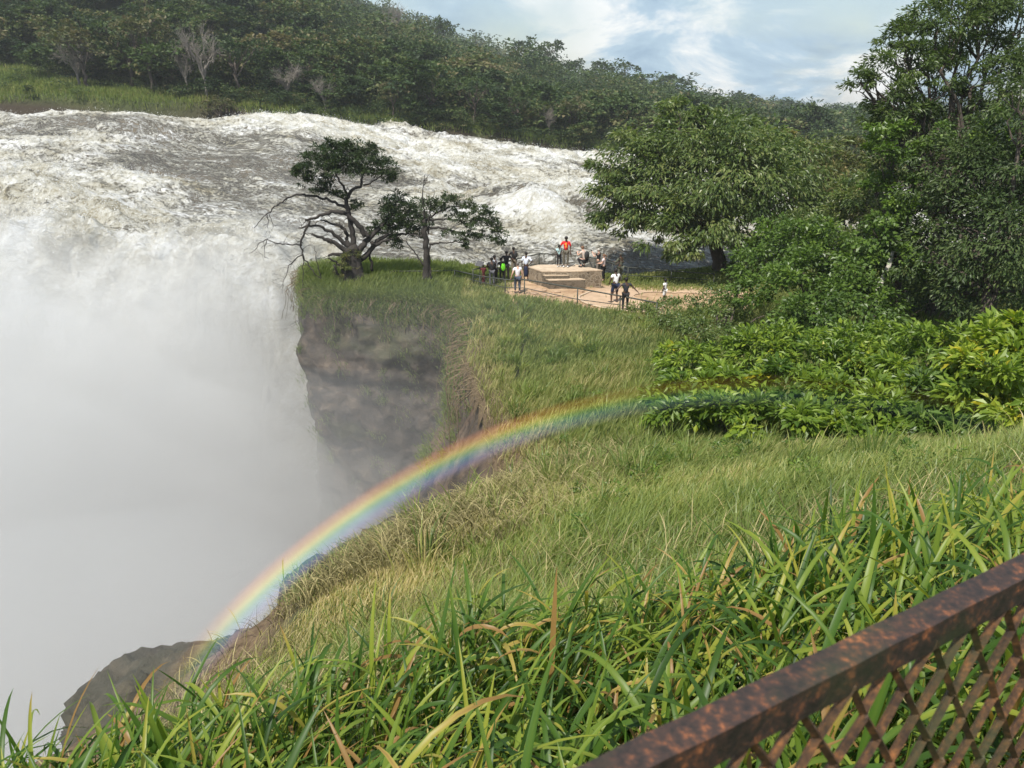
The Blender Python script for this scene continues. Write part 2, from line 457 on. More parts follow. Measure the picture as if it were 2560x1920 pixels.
rim = resample(RIM, 0.22)
for _ in range(3):
    rim[1:-1] = (rim[:-2] + 2 * rim[1:-1] + rim[2:]) / 4
tg = np.gradient(rim, axis=0); tg /= np.linalg.norm(tg, axis=1)[:, None]
k = np.ones(21) / 21
tgs = np.stack([np.convolve(np.pad(tg[:, i], 10, mode='edge'), k, 'valid') for i in (0, 1)], 1); tgs /= np.linalg.norm(tgs, axis=1)[:, None]
outw = np.stack([-tgs[:, 1], tgs[:, 0]], 1)                # to the left of travel: the chasm side
nr = len(rim); nd = 190
dep = (np.linspace(0, 1, nd) ** 1.25) * 42.0
S = np.arange(nr) * 0.22
SS, DD = np.meshgrid(S, dep)
RX = np.broadcast_to(rim[:, 0], SS.shape); RY = np.broadcast_to(rim[:, 1], SS.shape)
top = ground_z(rim[:, 0], rim[:, 1])
ZZ = top[None, :] - DD + 0.04
# slope outwards: near part leans out (soil and broken rock), the far promontory is sheer
lean = np.interp(RY, [0, 10, 14, 19, 30, 37, 39, 60], [0.7, 0.65, 0.55, 0.5, 0.42, 0.30, 0.05, 0.02])
inner = np.clip(1 - np.abs(RX + 1.8) / 5.0, 0, 1) * sstep(38, 30, RY)
strata = fbm(ZZ * 0.75 + 0.15 * SS * 0.2, SS * 0.06, oct=4, seed=21)
strata = np.sign(strata) * np.abs(strata) ** 0.7
rough = fbm(SS * 0.35, ZZ * 0.45, oct=5, seed=31, gain=0.55)
big = fbm(SS * 0.12, ZZ * 0.10, oct=2, seed=41)
amp = sstep(0.0, 1.2, DD)
off = lean * DD + amp * (0.20 * strata + 0.8 * rough + (1.3 - 0.9 * sstep(38, 40, RY)) * big) * np.interp(RY, [10, 20, 38], [0.55, 0.6, 1.0])
# the promontory steps back under an overhanging ledge
prom = sstep(38.5, 40.5, RY)
off = off - prom * (0.35 * sstep(4.2, 5.0, DD) - 0.25 * sstep(5.4, 6.6, DD) + 0.45 * sstep(8.5, 9.4, DD)) + prom * 0.15 * amp
off = off + amp * (0.22 * fbm(SS * 1.5, ZZ * 1.1, oct=3, seed=33) + 0.25 * np.round(1.6 * fbm(SS * 0.55, ZZ * 0.22, oct=2, seed=35)) * prom)
off = off - 0.25 * (1 - amp)
PX = RX + outw[None, :, 0] * off; PY = RY + outw[None, :, 1] * off
V = np.stack([PX, PY, ZZ], -1).reshape(-1, 3)
i = np.arange(nd - 1)[:, None] * nr; j = np.arange(nr - 1)[None, :]
F = np.stack([i + j, i + j + 1, i + nr + j + 1, i + nr + j], -1).reshape(-1, 4)
soil = np.clip(inner * 1.2 + sstep(22, 12, RY) * 0.9 + prom * 0.12, 0, 1)
moss = np.clip(sstep(1.4, 0.0, DD + 0.8 * rough) + 0.55 * sstep(0.15, 0.5, fbm(SS * 0.3, ZZ * 0.5, oct=4, seed=51)) * prom, 0, 1) * 0.8
tag(mesh_obj("cliff", V, F, MAT_ROCK, attrs={"soil": soil.ravel(), "moss": moss.ravel()}), kind="structure")

# rock masses below the near edge, dark and wet
def rock_mass(pts, radii, seed, label, nm="rock_outcrop"):
    P = np.array(pts); d = np.concatenate([[0], np.cumsum(np.linalg.norm(np.diff(P, axis=0), axis=1))])
    s = np.linspace(0, d[-1], int(d[-1] / 0.09) + 2); C = np.stack([np.interp(s, d, P[:, k]) for k in range(3)], 1)
    for _ in range(6): C[1:-1] = (C[:-2] + 2 * C[1:-1] + C[2:]) / 4
    R = np.interp(s, d, radii) * np.clip(np.minimum((s + 0.05) / 0.6, (d[-1] - s + 0.05) / 0.6), 0.05, 1) ** 0.5
    T = np.gradient(C, axis=0); T /= np.linalg.norm(T, axis=1)[:, None]; Sd = np.cross(T, [0, 0, 1.0]); Sd /= np.linalg.norm(Sd, axis=1)[:, None]; Up = np.cross(Sd, T)
    na = 96; a = np.arange(na) * 2 * math.pi / na
    dirs = Sd[:, None] * np.cos(a)[None, :, None] + Up[:, None] * np.sin(a)[None, :, None]
    B = C[:, None] + dirs * R[:, None, None]
    k_ = 1 + 0.12 * fbm(B[..., 0] * 4.0, B[..., 1] * 4.0, B[..., 2] * 6.0, oct=3, seed=seed + 3, ridged=True) + 0.26 * fbm(B[..., 0] * 0.9, B[..., 1] * 0.9, B[..., 2] * 1.6, oct=5, seed=seed, gain=0.6) + 0.10 * np.sign(fbm(B[..., 0] * 0.4, B[..., 1] * 0.4, B[..., 2] * 2.2, oct=2, seed=seed + 9))
    V = (C[:, None] + dirs * (R[:, None] * k_)[..., None]).reshape(-1, 3)
    i = np.arange(len(C) - 1)[:, None] * na; j = np.arange(na)[None, :]; j2 = (j + 1) % na
    F = np.stack([i + j, i + na + j, i + na + j2, i + j2], -1).reshape(-1, 4)
    o_ = mesh_obj(nm, V, F, MAT_ROCK, attrs={"soil": np.full(len(V), 0.15), "moss": np.clip(sstep(0.2, 0.9, np.tile(np.sin(a), len(C))) * 0.22, 0, 1)})
    return tag(o_, label, "rock", "rocks below the near grass edge")
dn = lambda p, dz: (W(*p) - [0, 0, dz]).tolist()
rock_mass([dn((215, 1850, 10.2), 1.1), dn((300, 1735, 11.0), 1.1), dn((430, 1650, 11.8), 1.15), dn((560, 1612, 12.4), 1.1), dn((700, 1560, 13.0), 1.2)], [1.0, 1.2, 1.25, 1.1, 1.0], 501, "dark wet rock shelf below the grass, farthest left")
rock_mass([dn((700, 1470, 11.9), 0.45), dn((775, 1405, 12.0), 0.5), dn((860, 1385, 12.6), 0.6)], [0.40, 0.52, 0.5], 502, "mossy overhanging knob of rock and turf above the dark shelf")
rock_mass([dn((800, 1400, 14.5), 1.0), dn((900, 1335, 15.5), 1.0), dn((1050, 1275, 17.0), 1.0), dn((1150, 1225, 18.5), 1.1)], [0.7, 0.8, 0.8, 0.9], 503, "long rock ledge along the chasm edge where the rainbow crosses")

# ------------------------------------------------------------------ river
RV = [W(*p).tolist() for p in [
    (0, 268, 112), (250, 276, 112), (500, 286, 113), (830, 314, 116), (1200, 348, 121), (1540, 393, 129), (1800, 425, 140),
    (0, 400, 80), (500, 395, 84), (900, 430, 80), (1300, 445, 85), (1600, 480, 82),
    (0, 480, 68), (400, 510, 66), (640, 550, 62), (1000, 560, 66), (1350, 560, 64), (1600, 600, 60),
    (1000, 655, 55.5), (1300, 655, 54.5), (1620, 690, 52), (1900, 700, 52), (820, 640, 56),
    (0, 620, 57.5), (300, 640, 57), (600, 640, 56), (0, 700, 54.5), (300, 750, 53.5), (640, 700, 53), (0, 800, 52), (300, 870, 51),
    (700, 760, 50.5), (600, 850, 50), (0, 900, 50.5)]]
river_f = TPS(RV, 0.6)
EDGE = np.array([[-130, 52.5], [-40, 51.5], [-20, 50.0], [-15, 49.0], [-10, 49.5], [0, 46], [60, 46]])
rx, ry, rF = grid(-78, 66, 43.5, 150, 0.24)
u_, v_, f_ = proj(np.stack([rx, ry, np.full(len(rx), 2.0)], 1))
z0 = river_f(rx, np.maximum(ry, 50))
past = np.interp(rx, EDGE[:, 0], EDGE[:, 1]) - ry
fall = sstep(-10, -13, rx)                                    # only left of the promontory does the river drop into the chasm
z0 = z0 - fall * (np.clip(past + 1.5, 0, None) ** 1.7) * 0.9
# waves: sheared by the current, which runs from the back right to the front left
cx, cyv = np.array([0.45, 0.89]), np.array([0.89, -0.45])
fx = rx * cx[0] + ry * cx[1]; fy = rx * cyv[0] + ry * cyv[1]
wx = fx + 3.0 * fbm(fx * 0.06, fy * 0.08, oct=3, seed=61); wy = fy + 3.0 * fbm(fx * 0.07, fy * 0.06, oct=3, seed=71)
w1 = fbm(wx * 0.10, wy * 0.055, oct=2, seed=81)                # long swells
w2 = fbm(wx * 0.20, wy * 0.11, oct=4, seed=91, ridged=True, gain=0.5)
w3 = fbm(wx * 0.75, wy * 0.5, oct=4, seed=101, ridged=True, gain=0.55)
w4 = fbm(rx * 2.0, ry * 1.6, z0 * 1.5, oct=3, seed=111)
zone = fbm(wx * 0.045, wy * 0.03, oct=3, seed=121)            # calmer brown patches
steep = sstep(62, 54, ry) * fall
turb = np.clip(0.65 + 1.2 * zone + 0.9 * steep, 0.25, 1.35)
land = np.interp(rx, BANK[:, 0], BANK[:, 1])
near = 1 - 0.7 * sstep(4.5, 0, ry - land) * (1 - fall)
bil = 1 - 2.2 * np.abs(fbm(rx * 0.30, ry * 0.30, z0 * 0.25, oct=2, seed=115)) ; bil2 = np.abs(fbm(rx * 0.95, ry * 0.95, z0 * 0.8, oct=3, seed=117))
w5 = fbm(wx * 1.5, wy * 1.1, oct=3, seed=119, ridged=True)
z1 = z0 + near * (1.25 * w1 + turb * (1.6 * (w2 - 0.2) + 0.62 * (w3 - 0.2)) + 0.22 * turb * w4 + 0.14 * turb * w5 + steep * (1.1 * bil + 0.9 * bil2))
ry = ry - steep * (1.0 * bil + 1.2 * bil2)
# the standing wave with its dark hollow beside the viewpoint
hx, hy, hz = W(1340, 560, 66)
q = np.exp(-(((rx - hx) * 0.8 + (ry - hy) * 0.45) / 4.2) ** 2 - ((-(rx - hx) * 0.45 + (ry - hy) * 0.9) / 5.5) ** 2)
qa = np.exp(-(((rx - hx - 4.2) * 0.75 + (ry - hy) * 0.6) / 1.6) ** 2 - ((-(rx - hx - 4.2) * 0.6 + (ry - hy) * 0.75) / 4.5) ** 2)
z1 = z1 + 1.9 * q - 2.4 * qa
crest = sstep(0.05, 0.75, w2 + 0.5 * w1)
foam = np.clip(0.55 + 0.50 * turb * crest + 1.0 * (turb - 0.62) + 0.12 * steep + 0.45 * steep * (bil2 * 2 - 0.5) + 0.7 * q - 1.3 * qa + 0.35 * w3 * turb, 0, 1)
# brown smooth tongues seen on the left, in the middle, and past the viewpoint
for (a, b, Y, sx, sy, am) in [(700, 410, 82, 8, 4, 0.45), (480, 410, 82, 7, 4, 0.45), (1080, 345, 116, 14, 3.5, 0.6), (1400, 400, 116, 9, 4, 0.3),
                              (1750, 700, 53, 7, 2.0, 0.6), (900, 470, 76, 6, 3, 0.35), (250, 312, 100, 14, 3, 0.55), (1200, 480, 78, 8, 3, 0.45), (1300, 520, 67.5, 4.6, 1.6, 1.1), (1465, 540, 65, 1.7, 4.5, 0.9), (1380, 610, 60, 4, 3, -0.5), (150, 560, 62, 3, 2, 0.4), (60, 500, 66, 3, 2.5, 0.4), (330, 600, 58, 3, 2, 0.35)]:
    P_ = W(a, b, Y)
    foam = foam - am * np.exp(-((rx - P_[0]) / sx) ** 2 - ((ry - P_[1]) / sy) ** 2)
foam = np.clip(foam, 0.02, 1)
mask = (np.abs(u_ - 1280) < 1280 + 900)
mask &= (z1 > -34) & (np.interp(rx, BANK[:, 0], BANK[:, 1]) - ry < 3.0 + 40 * fall)
cd, cin = poly_dist(rx, ry, CHASM)
V, F, A = keep_faces(np.stack([rx, ry, z1], 1), rF, mask, {"foam": foam, "flow": np.stack([wx, wy, z1], 1), "hgt": w1})

m, n, l, out = new_mat("whitewater")
geo = n.new('ShaderNodeNewGeometry')
af = n.new('ShaderNodeAttribute'); af.attribute_name = "foam"
ah = n.new('ShaderNodeAttribute'); ah.attribute_name = "flow"
def math_(op, a, b=None, c=None, clamp=False):
    q_ = n.new('ShaderNodeMath'); q_.operation = op; q_.use_clamp = clamp
    for k_, v__ in enumerate((a, b, c)):
        if v__ is None: continue
        if isinstance(v__, (int, float)): q_.inputs[k_].default_value = v__
        else: l.new(v__, q_.inputs[k_])
    return q_.outputs[0]
mp = n.new('ShaderNodeMapping'); mp.inputs['Scale'].default_value = (1.0, 0.42, 0.7); l.new(ah.outputs['Vector'], mp.inputs[0])
nz1 = noise_node(n, l, 0.55, 10, 0.68, mp.outputs[0], 1.6)
nz2 = noise_node(n, l, 0.75, 7, 0.62, mp.outputs[0], 2.4)
fine = noise_node(n, l, 2.6, 9, 0.72, ah.outputs['Vector'], 0.8)
lin = math_('SUBTRACT', 1.0, math_('MULTIPLY', math_('ABSOLUTE', math_('SUBTRACT', nz2.outputs[0], 0.5)), 16.0))
lin = math_('MAXIMUM', lin, 0.0)
lin2 = math_('MAXIMUM', math_('SUBTRACT', 1.0, math_('MULTIPLY', math_('ABSOLUTE', math_('SUBTRACT', fine.outputs[0], 0.5)), 22.0)), 0.0)
s3 = math_('ADD', math_('MULTIPLY', af.outputs['Fac'], 1.15), math_('MULTIPLY', math_('SUBTRACT', nz1.outputs[0], 0.5), 2.3))
s3 = math_('ADD', s3, math_('MULTIPLY', math_('SUBTRACT', fine.outputs[0], 0.5), 1.5))
s3 = math_('ADD', s3, math_('ADD', math_('MULTIPLY', lin, 0.75), math_('MULTIPLY', lin2, 0.34)))
fm = n.new('ShaderNodeMapRange'); fm.inputs['From Min'].default_value = 0.22; fm.inputs['From Max'].default_value = 0.85; l.new(s3, fm.inputs[0])
tb = noise_node(n, l, 0.35, 4, 0.6, mp.outputs[0])
rb = ramp(n, [(0.35, (0.085, 0.080, 0.070)), (0.65, (0.19, 0.16, 0.11))]); l.new(tb.outputs[0], rb.inputs[0])
rw = ramp(n, [(0.40, (0.25, 0.225, 0.155)), (0.50, (0.46, 0.45, 0.39)), (0.60, (0.64, 0.65, 0.64))])
l.new(math_('ADD', math_('MULTIPLY', tb.outputs[0], 0.5), math_('MULTIPLY', fine.outputs[0], 0.5)), rw.inputs[0])
mx = n.new('ShaderNodeMixRGB'); l.new(fm.outputs[0], mx.inputs[0]); l.new(rb.outputs[0], mx.inputs[1]); l.new(rw.outputs[0], mx.inputs[2])
p = n.new('ShaderNodeBsdfPrincipled'); l.new(mx.outputs[0], p.inputs['Base Color'])
rr = n.new('ShaderNodeMapRange'); rr.inputs['To Min'].default_value = 0.22; rr.inputs['To Max'].default_value = 0.85; l.new(fm.outputs[0], rr.inputs[0]); l.new(rr.outputs[0], p.inputs['Roughness'])
p.inputs['IOR'].default_value = 1.33
bh = math_('ADD', math_('MULTIPLY', fine.outputs[0], 0.7), math_('MULTIPLY', fm.outputs[0], 0.25))
b_ = n.new('ShaderNodeBump'); b_.inputs['Strength'].default_value = 1.0; b_.inputs['Distance'].default_value = 0.55
l.new(bh, b_.inputs['Height']); l.new(b_.outputs[0], p.inputs['Normal'])
l.new(p.outputs[0], out.inputs[0])
MAT_WATER = m
tag(mesh_obj("river", V, F, MAT_WATER, attrs=A), kind="structure")
pr_ = (w2 * turb > 0.25) & mask & (foam > 0.45)
ci = RNG.choice(np.where(pr_)[0], 60000)
D0 = np.stack([rx[ci], ry[ci], z1[ci]], 1) + RNG.normal(size=(60000, 3)) * [0.25, 0.25, 0.10] + np.stack([0 * ci, 0 * ci, 0.02 + 0.55 * RNG.random(60000) ** 3], 1)
sz_ = 0.015 + 0.05 * RNG.random(60000) ** 2
q1 = RNG.normal(size=(60000, 3)); q1 /= np.linalg.norm(q1, axis=1)[:, None]; q2 = np.cross(q1, RNG.normal(size=(60000, 3))); q2 /= np.linalg.norm(q2, axis=1)[:, None]; q3 = np.cross(q1, q2)
Vd = np.stack([D0 + q1 * sz_[:, None], D0 + q2 * sz_[:, None], D0 - (q1 + q2) * sz_[:, None] * 0.7, D0 + q3 * sz_[:, None]], 1).reshape(-1, 3)
kd = np.arange(60000)[:, None] * 4
Fd = np.vstack([kd + [[0, 1, 2]], kd + [[0, 3, 1]], kd + [[1, 3, 2]], kd + [[2, 3, 0]]])
tag(mesh_obj("spray_drops", Vd, Fd, plain_mat("flying_drops", (0.72, 0.73, 0.73), 0.5, 0.05, 3)), "flying drops of white water above the wave crests", "spray", kind="stuff")


# ------------------------------------------------------------------ far bank and hills
HL = [W(*p).tolist() for p in [
    (-200, 262, 113), (0, 262, 113), (500, 279, 114), (830, 308, 117), (1200, 342, 122), (1540, 388, 130), (1900, 420, 142),
    (-100, 215, 122), (0, 205, 124), (250, 225, 124), (500, 235, 124), (0, 165, 138), (300, 190, 138),
    (0, -150, 190), (400, -120, 200), (750, 20, 215), (880, 105, 230), (1000, 155, 245), (1080, 195, 262), (1330, 242, 300), (1500, 270, 330), (1800, 322, 380), (2100, 355, 420),
    (600, 120, 165), (900, 200, 160), (1100, 250, 165), (1300, 300, 165), (1450, 230, 230), (1600, 300, 210), (1900, 340, 260), (2400, 330, 420),
    (600, 20, 195), (1000, 170, 195)]]
HL += [[-200, 150, 30], [-250, 260, 90], [-90, 300, 48], [-20, 350, 22], [60, 430, 8], [200, 560, 0], [300, 450, 0], [260, 200, -2], [-150, 113, 11]]
hill_f = TPS(HL, 1.0)
FARBANK = np.array([W(*p)[:2] for p in [(-300, 262, 111.5), (0, 262, 111.8), (500, 279, 113), (830, 308, 116), (1200, 342, 121), (1540, 388, 129), (1900, 420, 141), (2600, 440, 165)]])
def hill_z(x, y, rough=True):
    z = hill_f(x, y)
    d = y - np.interp(x, FARBANK[:, 0], FARBANK[:, 1])
    z = z + 0.8 - sstep(1.6, -0.6, d) * 3.5
    if rough: z = z + 0.8 * fbm(np.asarray(x) * 0.08, np.asarray(y) * 0.08, oct=3, seed=131)
    return z
hx_, hy_, hF = grid(-260, 420, 106, 640, 2.2)
hz_ = hill_z(hx_, hy_)
V = np.stack([hx_, hy_, hz_], 1)
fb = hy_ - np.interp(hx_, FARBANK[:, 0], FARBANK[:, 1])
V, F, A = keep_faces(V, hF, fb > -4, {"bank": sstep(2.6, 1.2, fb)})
m, n, l, out = new_mat("hill_grass")
geo = n.new('ShaderNodeNewGeometry')
ab = n.new('ShaderNodeAttribute'); ab.attribute_name = "bank"
t1 = noise_node(n, l, 0.09, 6, 0.6, geo.outputs['Position'])
t2 = noise_node(n, l, 0.9, 7, 0.65, geo.outputs['Position'])
r1 = ramp(n, [(0.35, (0.035, 0.052, 0.018)), (0.55, (0.065, 0.090, 0.028)), (0.68, (0.11, 0.115, 0.045)), (0.78, (0.26, 0.16, 0.10))])
mxx = n.new('ShaderNodeMixRGB'); mxx.inputs[0].default_value = 0.45; l.new(t1.outputs[0], mxx.inputs[1]); l.new(t2.outputs[0], mxx.inputs[2]); l.new(mxx.outputs[0], r1.inputs[0])
m1 = n.new('ShaderNodeMixRGB'); l.new(ab.outputs['Fac'], m1.inputs[0]); l.new(r1.outputs[0], m1.inputs[1]); m1.inputs[2].default_value = (0.040, 0.032, 0.022, 1)  # dark brown rock at the water's edge, with overhang shade painted in
p = n.new('ShaderNodeBsdfPrincipled'); p.inputs['Roughness'].default_value = 0.95; p.inputs['Specular IOR Level'].default_value = 0.15
l.new(m1.outputs[0], p.inputs['Base Color'])
b_ = n.new('ShaderNodeBump'); b_.inputs['Strength'].default_value = 0.8; b_.inputs['Distance'].default_value = 0.6
l.new(t2.outputs[0], b_.inputs['Height']); l.new(b_.outputs[0], p.inputs['Normal'])
l.new(p.outputs[0], out.inputs[0])
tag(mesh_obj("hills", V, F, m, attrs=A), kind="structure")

# ------------------------------------------------------------------ spray: soft closed clouds of pale mist
def fog_mat(name, dens, col=(0.95, 0.955, 0.945), aniso=0.1):
    m, n, l, out = new_mat(name)
    v = n.new('ShaderNodeVolumePrincipled')
    v.inputs['Color'].default_value = (*col, 1); v.inputs['Density'].default_value = dens; v.inputs['Anisotropy'].default_value = aniso
    l.new(v.outputs[0], out.inputs['Volume'])
    m.cycles.homogeneous_volume = True
    return m

def billow(name, c, r, dens, seed, amp=0.22, fr=2.2, nu=96, nv=64, label="", alb=0.93):
    th = np.linspace(0.0, math.pi, nv)[:, None]; ph = (np.arange(nu) * 2 * math.pi / nu)[None, :]
    D = np.stack([np.sin(th) * np.cos(ph), np.sin(th) * np.sin(ph), np.cos(th) + 0 * ph], -1).reshape(-1, 3)
    k = 1 + amp * fbm(D[:, 0] * fr + 5, D[:, 1] * fr, D[:, 2] * fr, oct=4, seed=seed)
    k[:nu] = k[:nu].mean(); k[-nu:] = k[-nu:].mean()
    V = D * k[:, None] * np.asarray(r) + np.asarray(c)
    i = np.arange(nv - 1)[:, None] * nu; j = np.arange(nu)[None, :]; j2 = (j + 1) % nu
    F = np.stack([i + j, i + nu + j, i + nu + j2, i + j2], -1).reshape(-1, 4)
    o = mesh_obj(name, V, F, fog_mat(name, dens, (alb, alb * 1.005, alb * 0.995)))
    return tag(o, label, "spray", kind="stuff")

def plume(c, r, dens, seed, label, alb, n=4, spread=0.42, **kw):
    """shells of even density inside each other, so that the edge of the cloud is soft"""
    for k in range(n):
        f = 1 + spread * (0.5 - (k + 0.5) / n)
        lb = label + ("", ", outer drift", ", middle veil", ", dense core")[k % 4]
        billow("spray_mist", (c[0], c[1], c[2]), tuple(q * f for q in r), dens / n, seed + 10 * k, label=lb, alb=alb, **kw)
plume((-38, 46, -16), (25, 15, 18.5), 0.13, 1, "thick white spray rising from the foot of the falls at the left", 0.90, amp=0.16, fr=1.5)
plume((-27, 28, -24), (21, 22, 22), 0.10, 2, "grey spray filling the chasm left of the cliff", 0.81, amp=0.15, fr=1.4)
plume((-12, 28.5, -24), (17, 17.5, 18), 0.044, 3, "thin spray veiling the foot of the sheer cliff", 0.80, spread=0.6, amp=0.14, fr=1.4)
billow("spray_mist", (-4, 31, -9), (15, 11, 12.5), 0.006, 5, label="very thin spray drifting in front of the upper cliff", amp=0.12, fr=1.3)
plume((-20, 45.5, -13), (9, 8, 13), 0.13, 8, "dense white spray against the falls left of the cliff", 0.86, spread=0.5, amp=0.18, fr=1.6)
billow("spray_mist", (-8, 12.5, -2.5), (6.5, 4.5, 4.6), 0.035, 6, label="thin spray drifting over the dark rock shelf", amp=0.12, fr=1.3)
plume((-16.5, 49, -4), (7, 5, 7), 0.08, 4, "white puff of spray beside the old tree on the cliff", 0.93, n=3, spread=0.5, nu=64, nv=40, amp=0.18, fr=1.6)

hz_box = [(-330, -20, -45), (460, 660, 75)]
mb = MB(); mb.box([(hz_box[0][k] + hz_box[1][k]) / 2 for k in range(3)], [hz_box[1][k] - hz_box[0][k] for k in range(3)])
V, F, A = mb.data()
tag(mesh_obj("haze", V, F, fog_mat("haze", 0.0003, (0.93, 0.95, 1.0), 0.2), smooth=False), "faint moist haze in the air over river and hills", "haze", kind="stuff")

# ------------------------------------------------------------------ foliage
def unit(v): return v / (np.linalg.norm(v, axis=-1, keepdims=True) + 1e-9)

def leaf_mesh(P, axis, nrm, L, Wd, rnd, fold=0.25, tris=True):
    """one folded diamond leaf per point"""
    n = len(P); axis = unit(axis); b = unit(np.cross(axis, nrm)); nn = np.cross(b, axis)
    L = np.broadcast_to(L, (n,))[:, None]; Wd = np.broadcast_to(Wd, (n,))[:, None]
    base = P; tip = P + axis * L - nn * L * 0.12
    mid = P + axis * L * 0.45
    a = mid + b * Wd * 0.5 + nn * Wd * fold; c = mid - b * Wd * 0.5 + nn * Wd * fold
    V = np.stack([base, a, tip, c], 1).reshape(-1, 3)
    k = np.arange(n)[:, None] * 4
    if tris: F = np.vstack([k + np.array([[0, 1, 2]]), k + np.array([[0, 2, 3]])])
    else: F = k + np.array([[0, 1, 2, 3]])
    return V, F, np.repeat(rnd, 4)

def blob_leaves(c, r, n, leaf, aspect=0.42, sub=None, droop=0.35, rng=RNG, shell=0.62, base=0.5, var=0.35, up=0.9):
    """leaves gathered in sprays over the outer part of an ellipsoid"""
    c = np.asarray(c, float); r = np.broadcast_to(np.asarray(r, float), (3,))
    ns = sub or max(8, int(n / 75))
    d = unit(rng.normal(size=(ns, 3))); d[:, 2] = np.where(d[:, 2] < -0.55, -d[:, 2], d[:, 2])
    rad = shell + (1.12 - shell) * rng.random(ns) ** 0.7
    bump = 1 + 0.22 * fbm(d[:, 0] * 1.9 + c[0], d[:, 1] * 1.9 + c[1], d[:, 2] * 1.9 + c[2], oct=2, seed=5)
    sc = c + d * r * (rad * bump)[:, None]
    srad = np.min(r) * (0.12 + 0.11 * rng.random(ns))
    srnd = rng.normal(size=ns) * var * 0.35
    i = rng.integers(0, ns, n)
    off = rng.normal(size=(n, 3)) * srad[i][:, None] * np.array([1, 1, 0.55])
    P = sc[i] + off
    ax = unit(d[i] * 0.7 + unit(off) * 0.8 + rng.normal(size=(n, 3)) * 0.35 + np.array([0, 0, -droop]))
    nr_ = unit(np.array([0, 0, up]) + d[i] * 0.55 + rng.normal(size=(n, 3)) * 0.45)
    sz = leaf * (0.65 + 0.6 * rng.random(n))
    rn = np.clip(base + srnd[i] + rng.normal(size=n) * var * 0.4, 0.01, 0.99)
    return leaf_mesh(P, ax, nr_, sz, sz * aspect, rn)

def join(parts):
    V = []; F = []; A = []; k = 0
    for v, f, a in parts:
        V.append(v); F.append(f + k); A.append(a); k += len(v)
    return np.vstack(V), np.vstack(F), np.concatenate(A)

def limb(a, b, r0, r1, sag=0.0, wob=0.1, n=7, rng=RNG):
    a, b = np.asarray(a, float), np.asarray(b, float)
    t = np.linspace(0, 1, n)[:, None]
    L = np.linalg.norm(b - a)
    w = rng.normal(size=(n, 3)) * wob * L * 0.3; w[0] = 0; w[-1] = 0
    P = a + (b - a) * t + w * np.sin(t * math.pi) + np.array([0, 0, 1]) * sag * L * np.sin(t * math.pi)
    return P, r0 + (r1 - r0) * t[:, 0] ** 0.8

MAT_BARK = plain_mat("bark_dark", (0.075, 0.06, 0.048), 0.9, 0.4, 12, bump=0.6)
MAT_BARK_PALE = plain_mat("bark_pale", (0.42, 0.39, 0.34), 0.85, 0.35, 14, bump=0.4)
MAT_DEADWOOD = plain_mat("bark_dead", (0.17, 0.15, 0.13), 0.9, 0.3, 10)
MAT_FAR = leaf_mat("foliage_hill", [(0.0, (0.018, 0.034, 0.014)), (0.35, (0.036, 0.064, 0.020)), (0.62, (0.062, 0.098, 0.028)), (0.85, (0.105, 0.130, 0.042)), (1.0, (0.17, 0.145, 0.075))], 0.6, 0.2, 0.25)
MAT_FAR2 = leaf_mat("foliage_bank", [(0.0, (0.030, 0.048, 0.020)), (0.4, (0.060, 0.078, 0.028)), (0.7, (0.10, 0.105, 0.045)), (1.0, (0.17, 0.14, 0.08))], 0.6, 0.2, 0.25)

# crown prototypes, unit height with the foot at the origin
def far_proto(seed, nleaf, kind):
    rng = np.random.default_rng(seed)
    parts = []
    nb = rng.integers(5, 9)
    for b in range(nb):
        a = rng.random() * 6.28; rr = 0.24 * rng.random() ** 0.5 * (1.25 if kind == 1 else 1.0)
        z = 0.42 + 0.36 * rng.random() if kind == 0 else 0.62 + 0.2 * rng.random()
        if kind == 2: z = 0.25 + 0.35 * rng.random()
        r = 0.15 + 0.10 * rng.random()
        parts.append(blob_leaves([rr * math.cos(a), rr * math.sin(a), z], [r * 1.15, r * 1.15, r * 0.85], nleaf // nb, 0.062, 0.75, rng=rng, droop=0.1, base=0.42, var=0.35))
    return join(parts)

NEARP = [far_proto(200 + i, 1100, (0, 0, 1, 2)[i % 4]) for i in range(8)]
FARP = [far_proto(300 + i, 230, (0, 0, 1, 2)[i % 4]) for i in range(6)]
FARP = [(unit(v) * np.linalg.norm(v, axis=1, keepdims=True), f, a) for v, f, a in FARP]

# where trees stand on the hillside
def inpoly(u, v, L):
    return poly_dist(np.asarray(u, float), np.asarray(v, float), np.asarray(L, float))[1]
MEADOW = [(-400, 165), (60, 165), (150, 195), (300, 215), (470, 250), (600, 262), (800, 300), (800, 340), (-400, 300)]
OPEN = [[(600, 60), (690, 60), (690, 170), (650, 240), (640, 300), (600, 260), (590, 160)], [(850, 255), (930, 270), (1000, 312), (900, 330), (850, 300)],
        [(1370, 205), (1450, 190), (1510, 215), (1480, 250), (1380, 250)], [(960, 20), (1010, 30), (1050, 70), (1000, 80)]]
cand = []
y = 112.0
while y < 560:
    st = np.interp(y, [112, 160, 260, 560], [4.6, 5.6, 7.6, 12.0])
    xs = np.arange(-0.75 * y - 25, 0.68 * y + 30, st)
    for x in xs: cand.append((x + RNG.normal() * st * 0.33, y + RNG.normal() * st * 0.33, st))
    y += st * 0.95
cand = np.array(cand)
czz = hill_z(cand[:, 0], cand[:, 1])
cu, cv, cf = proj(np.stack([cand[:, 0], cand[:, 1], czz], 1))
dbank = cand[:, 1] - np.interp(cand[:, 0], FARBANK[:, 0], FARBANK[:, 1])
ok = (dbank > 1.2) & (cu > -260) & (cu < 2820)
md = inpoly(cu, cv, MEADOW); ok &= ~(md & (RNG.random(len(cu)) > 0.03))
for o_ in OPEN: ok &= ~(inpoly(cu, cv, o_) & (RNG.random(len(cu)) > 0.45))
ok &= RNG.random(len(cu)) > 0.02
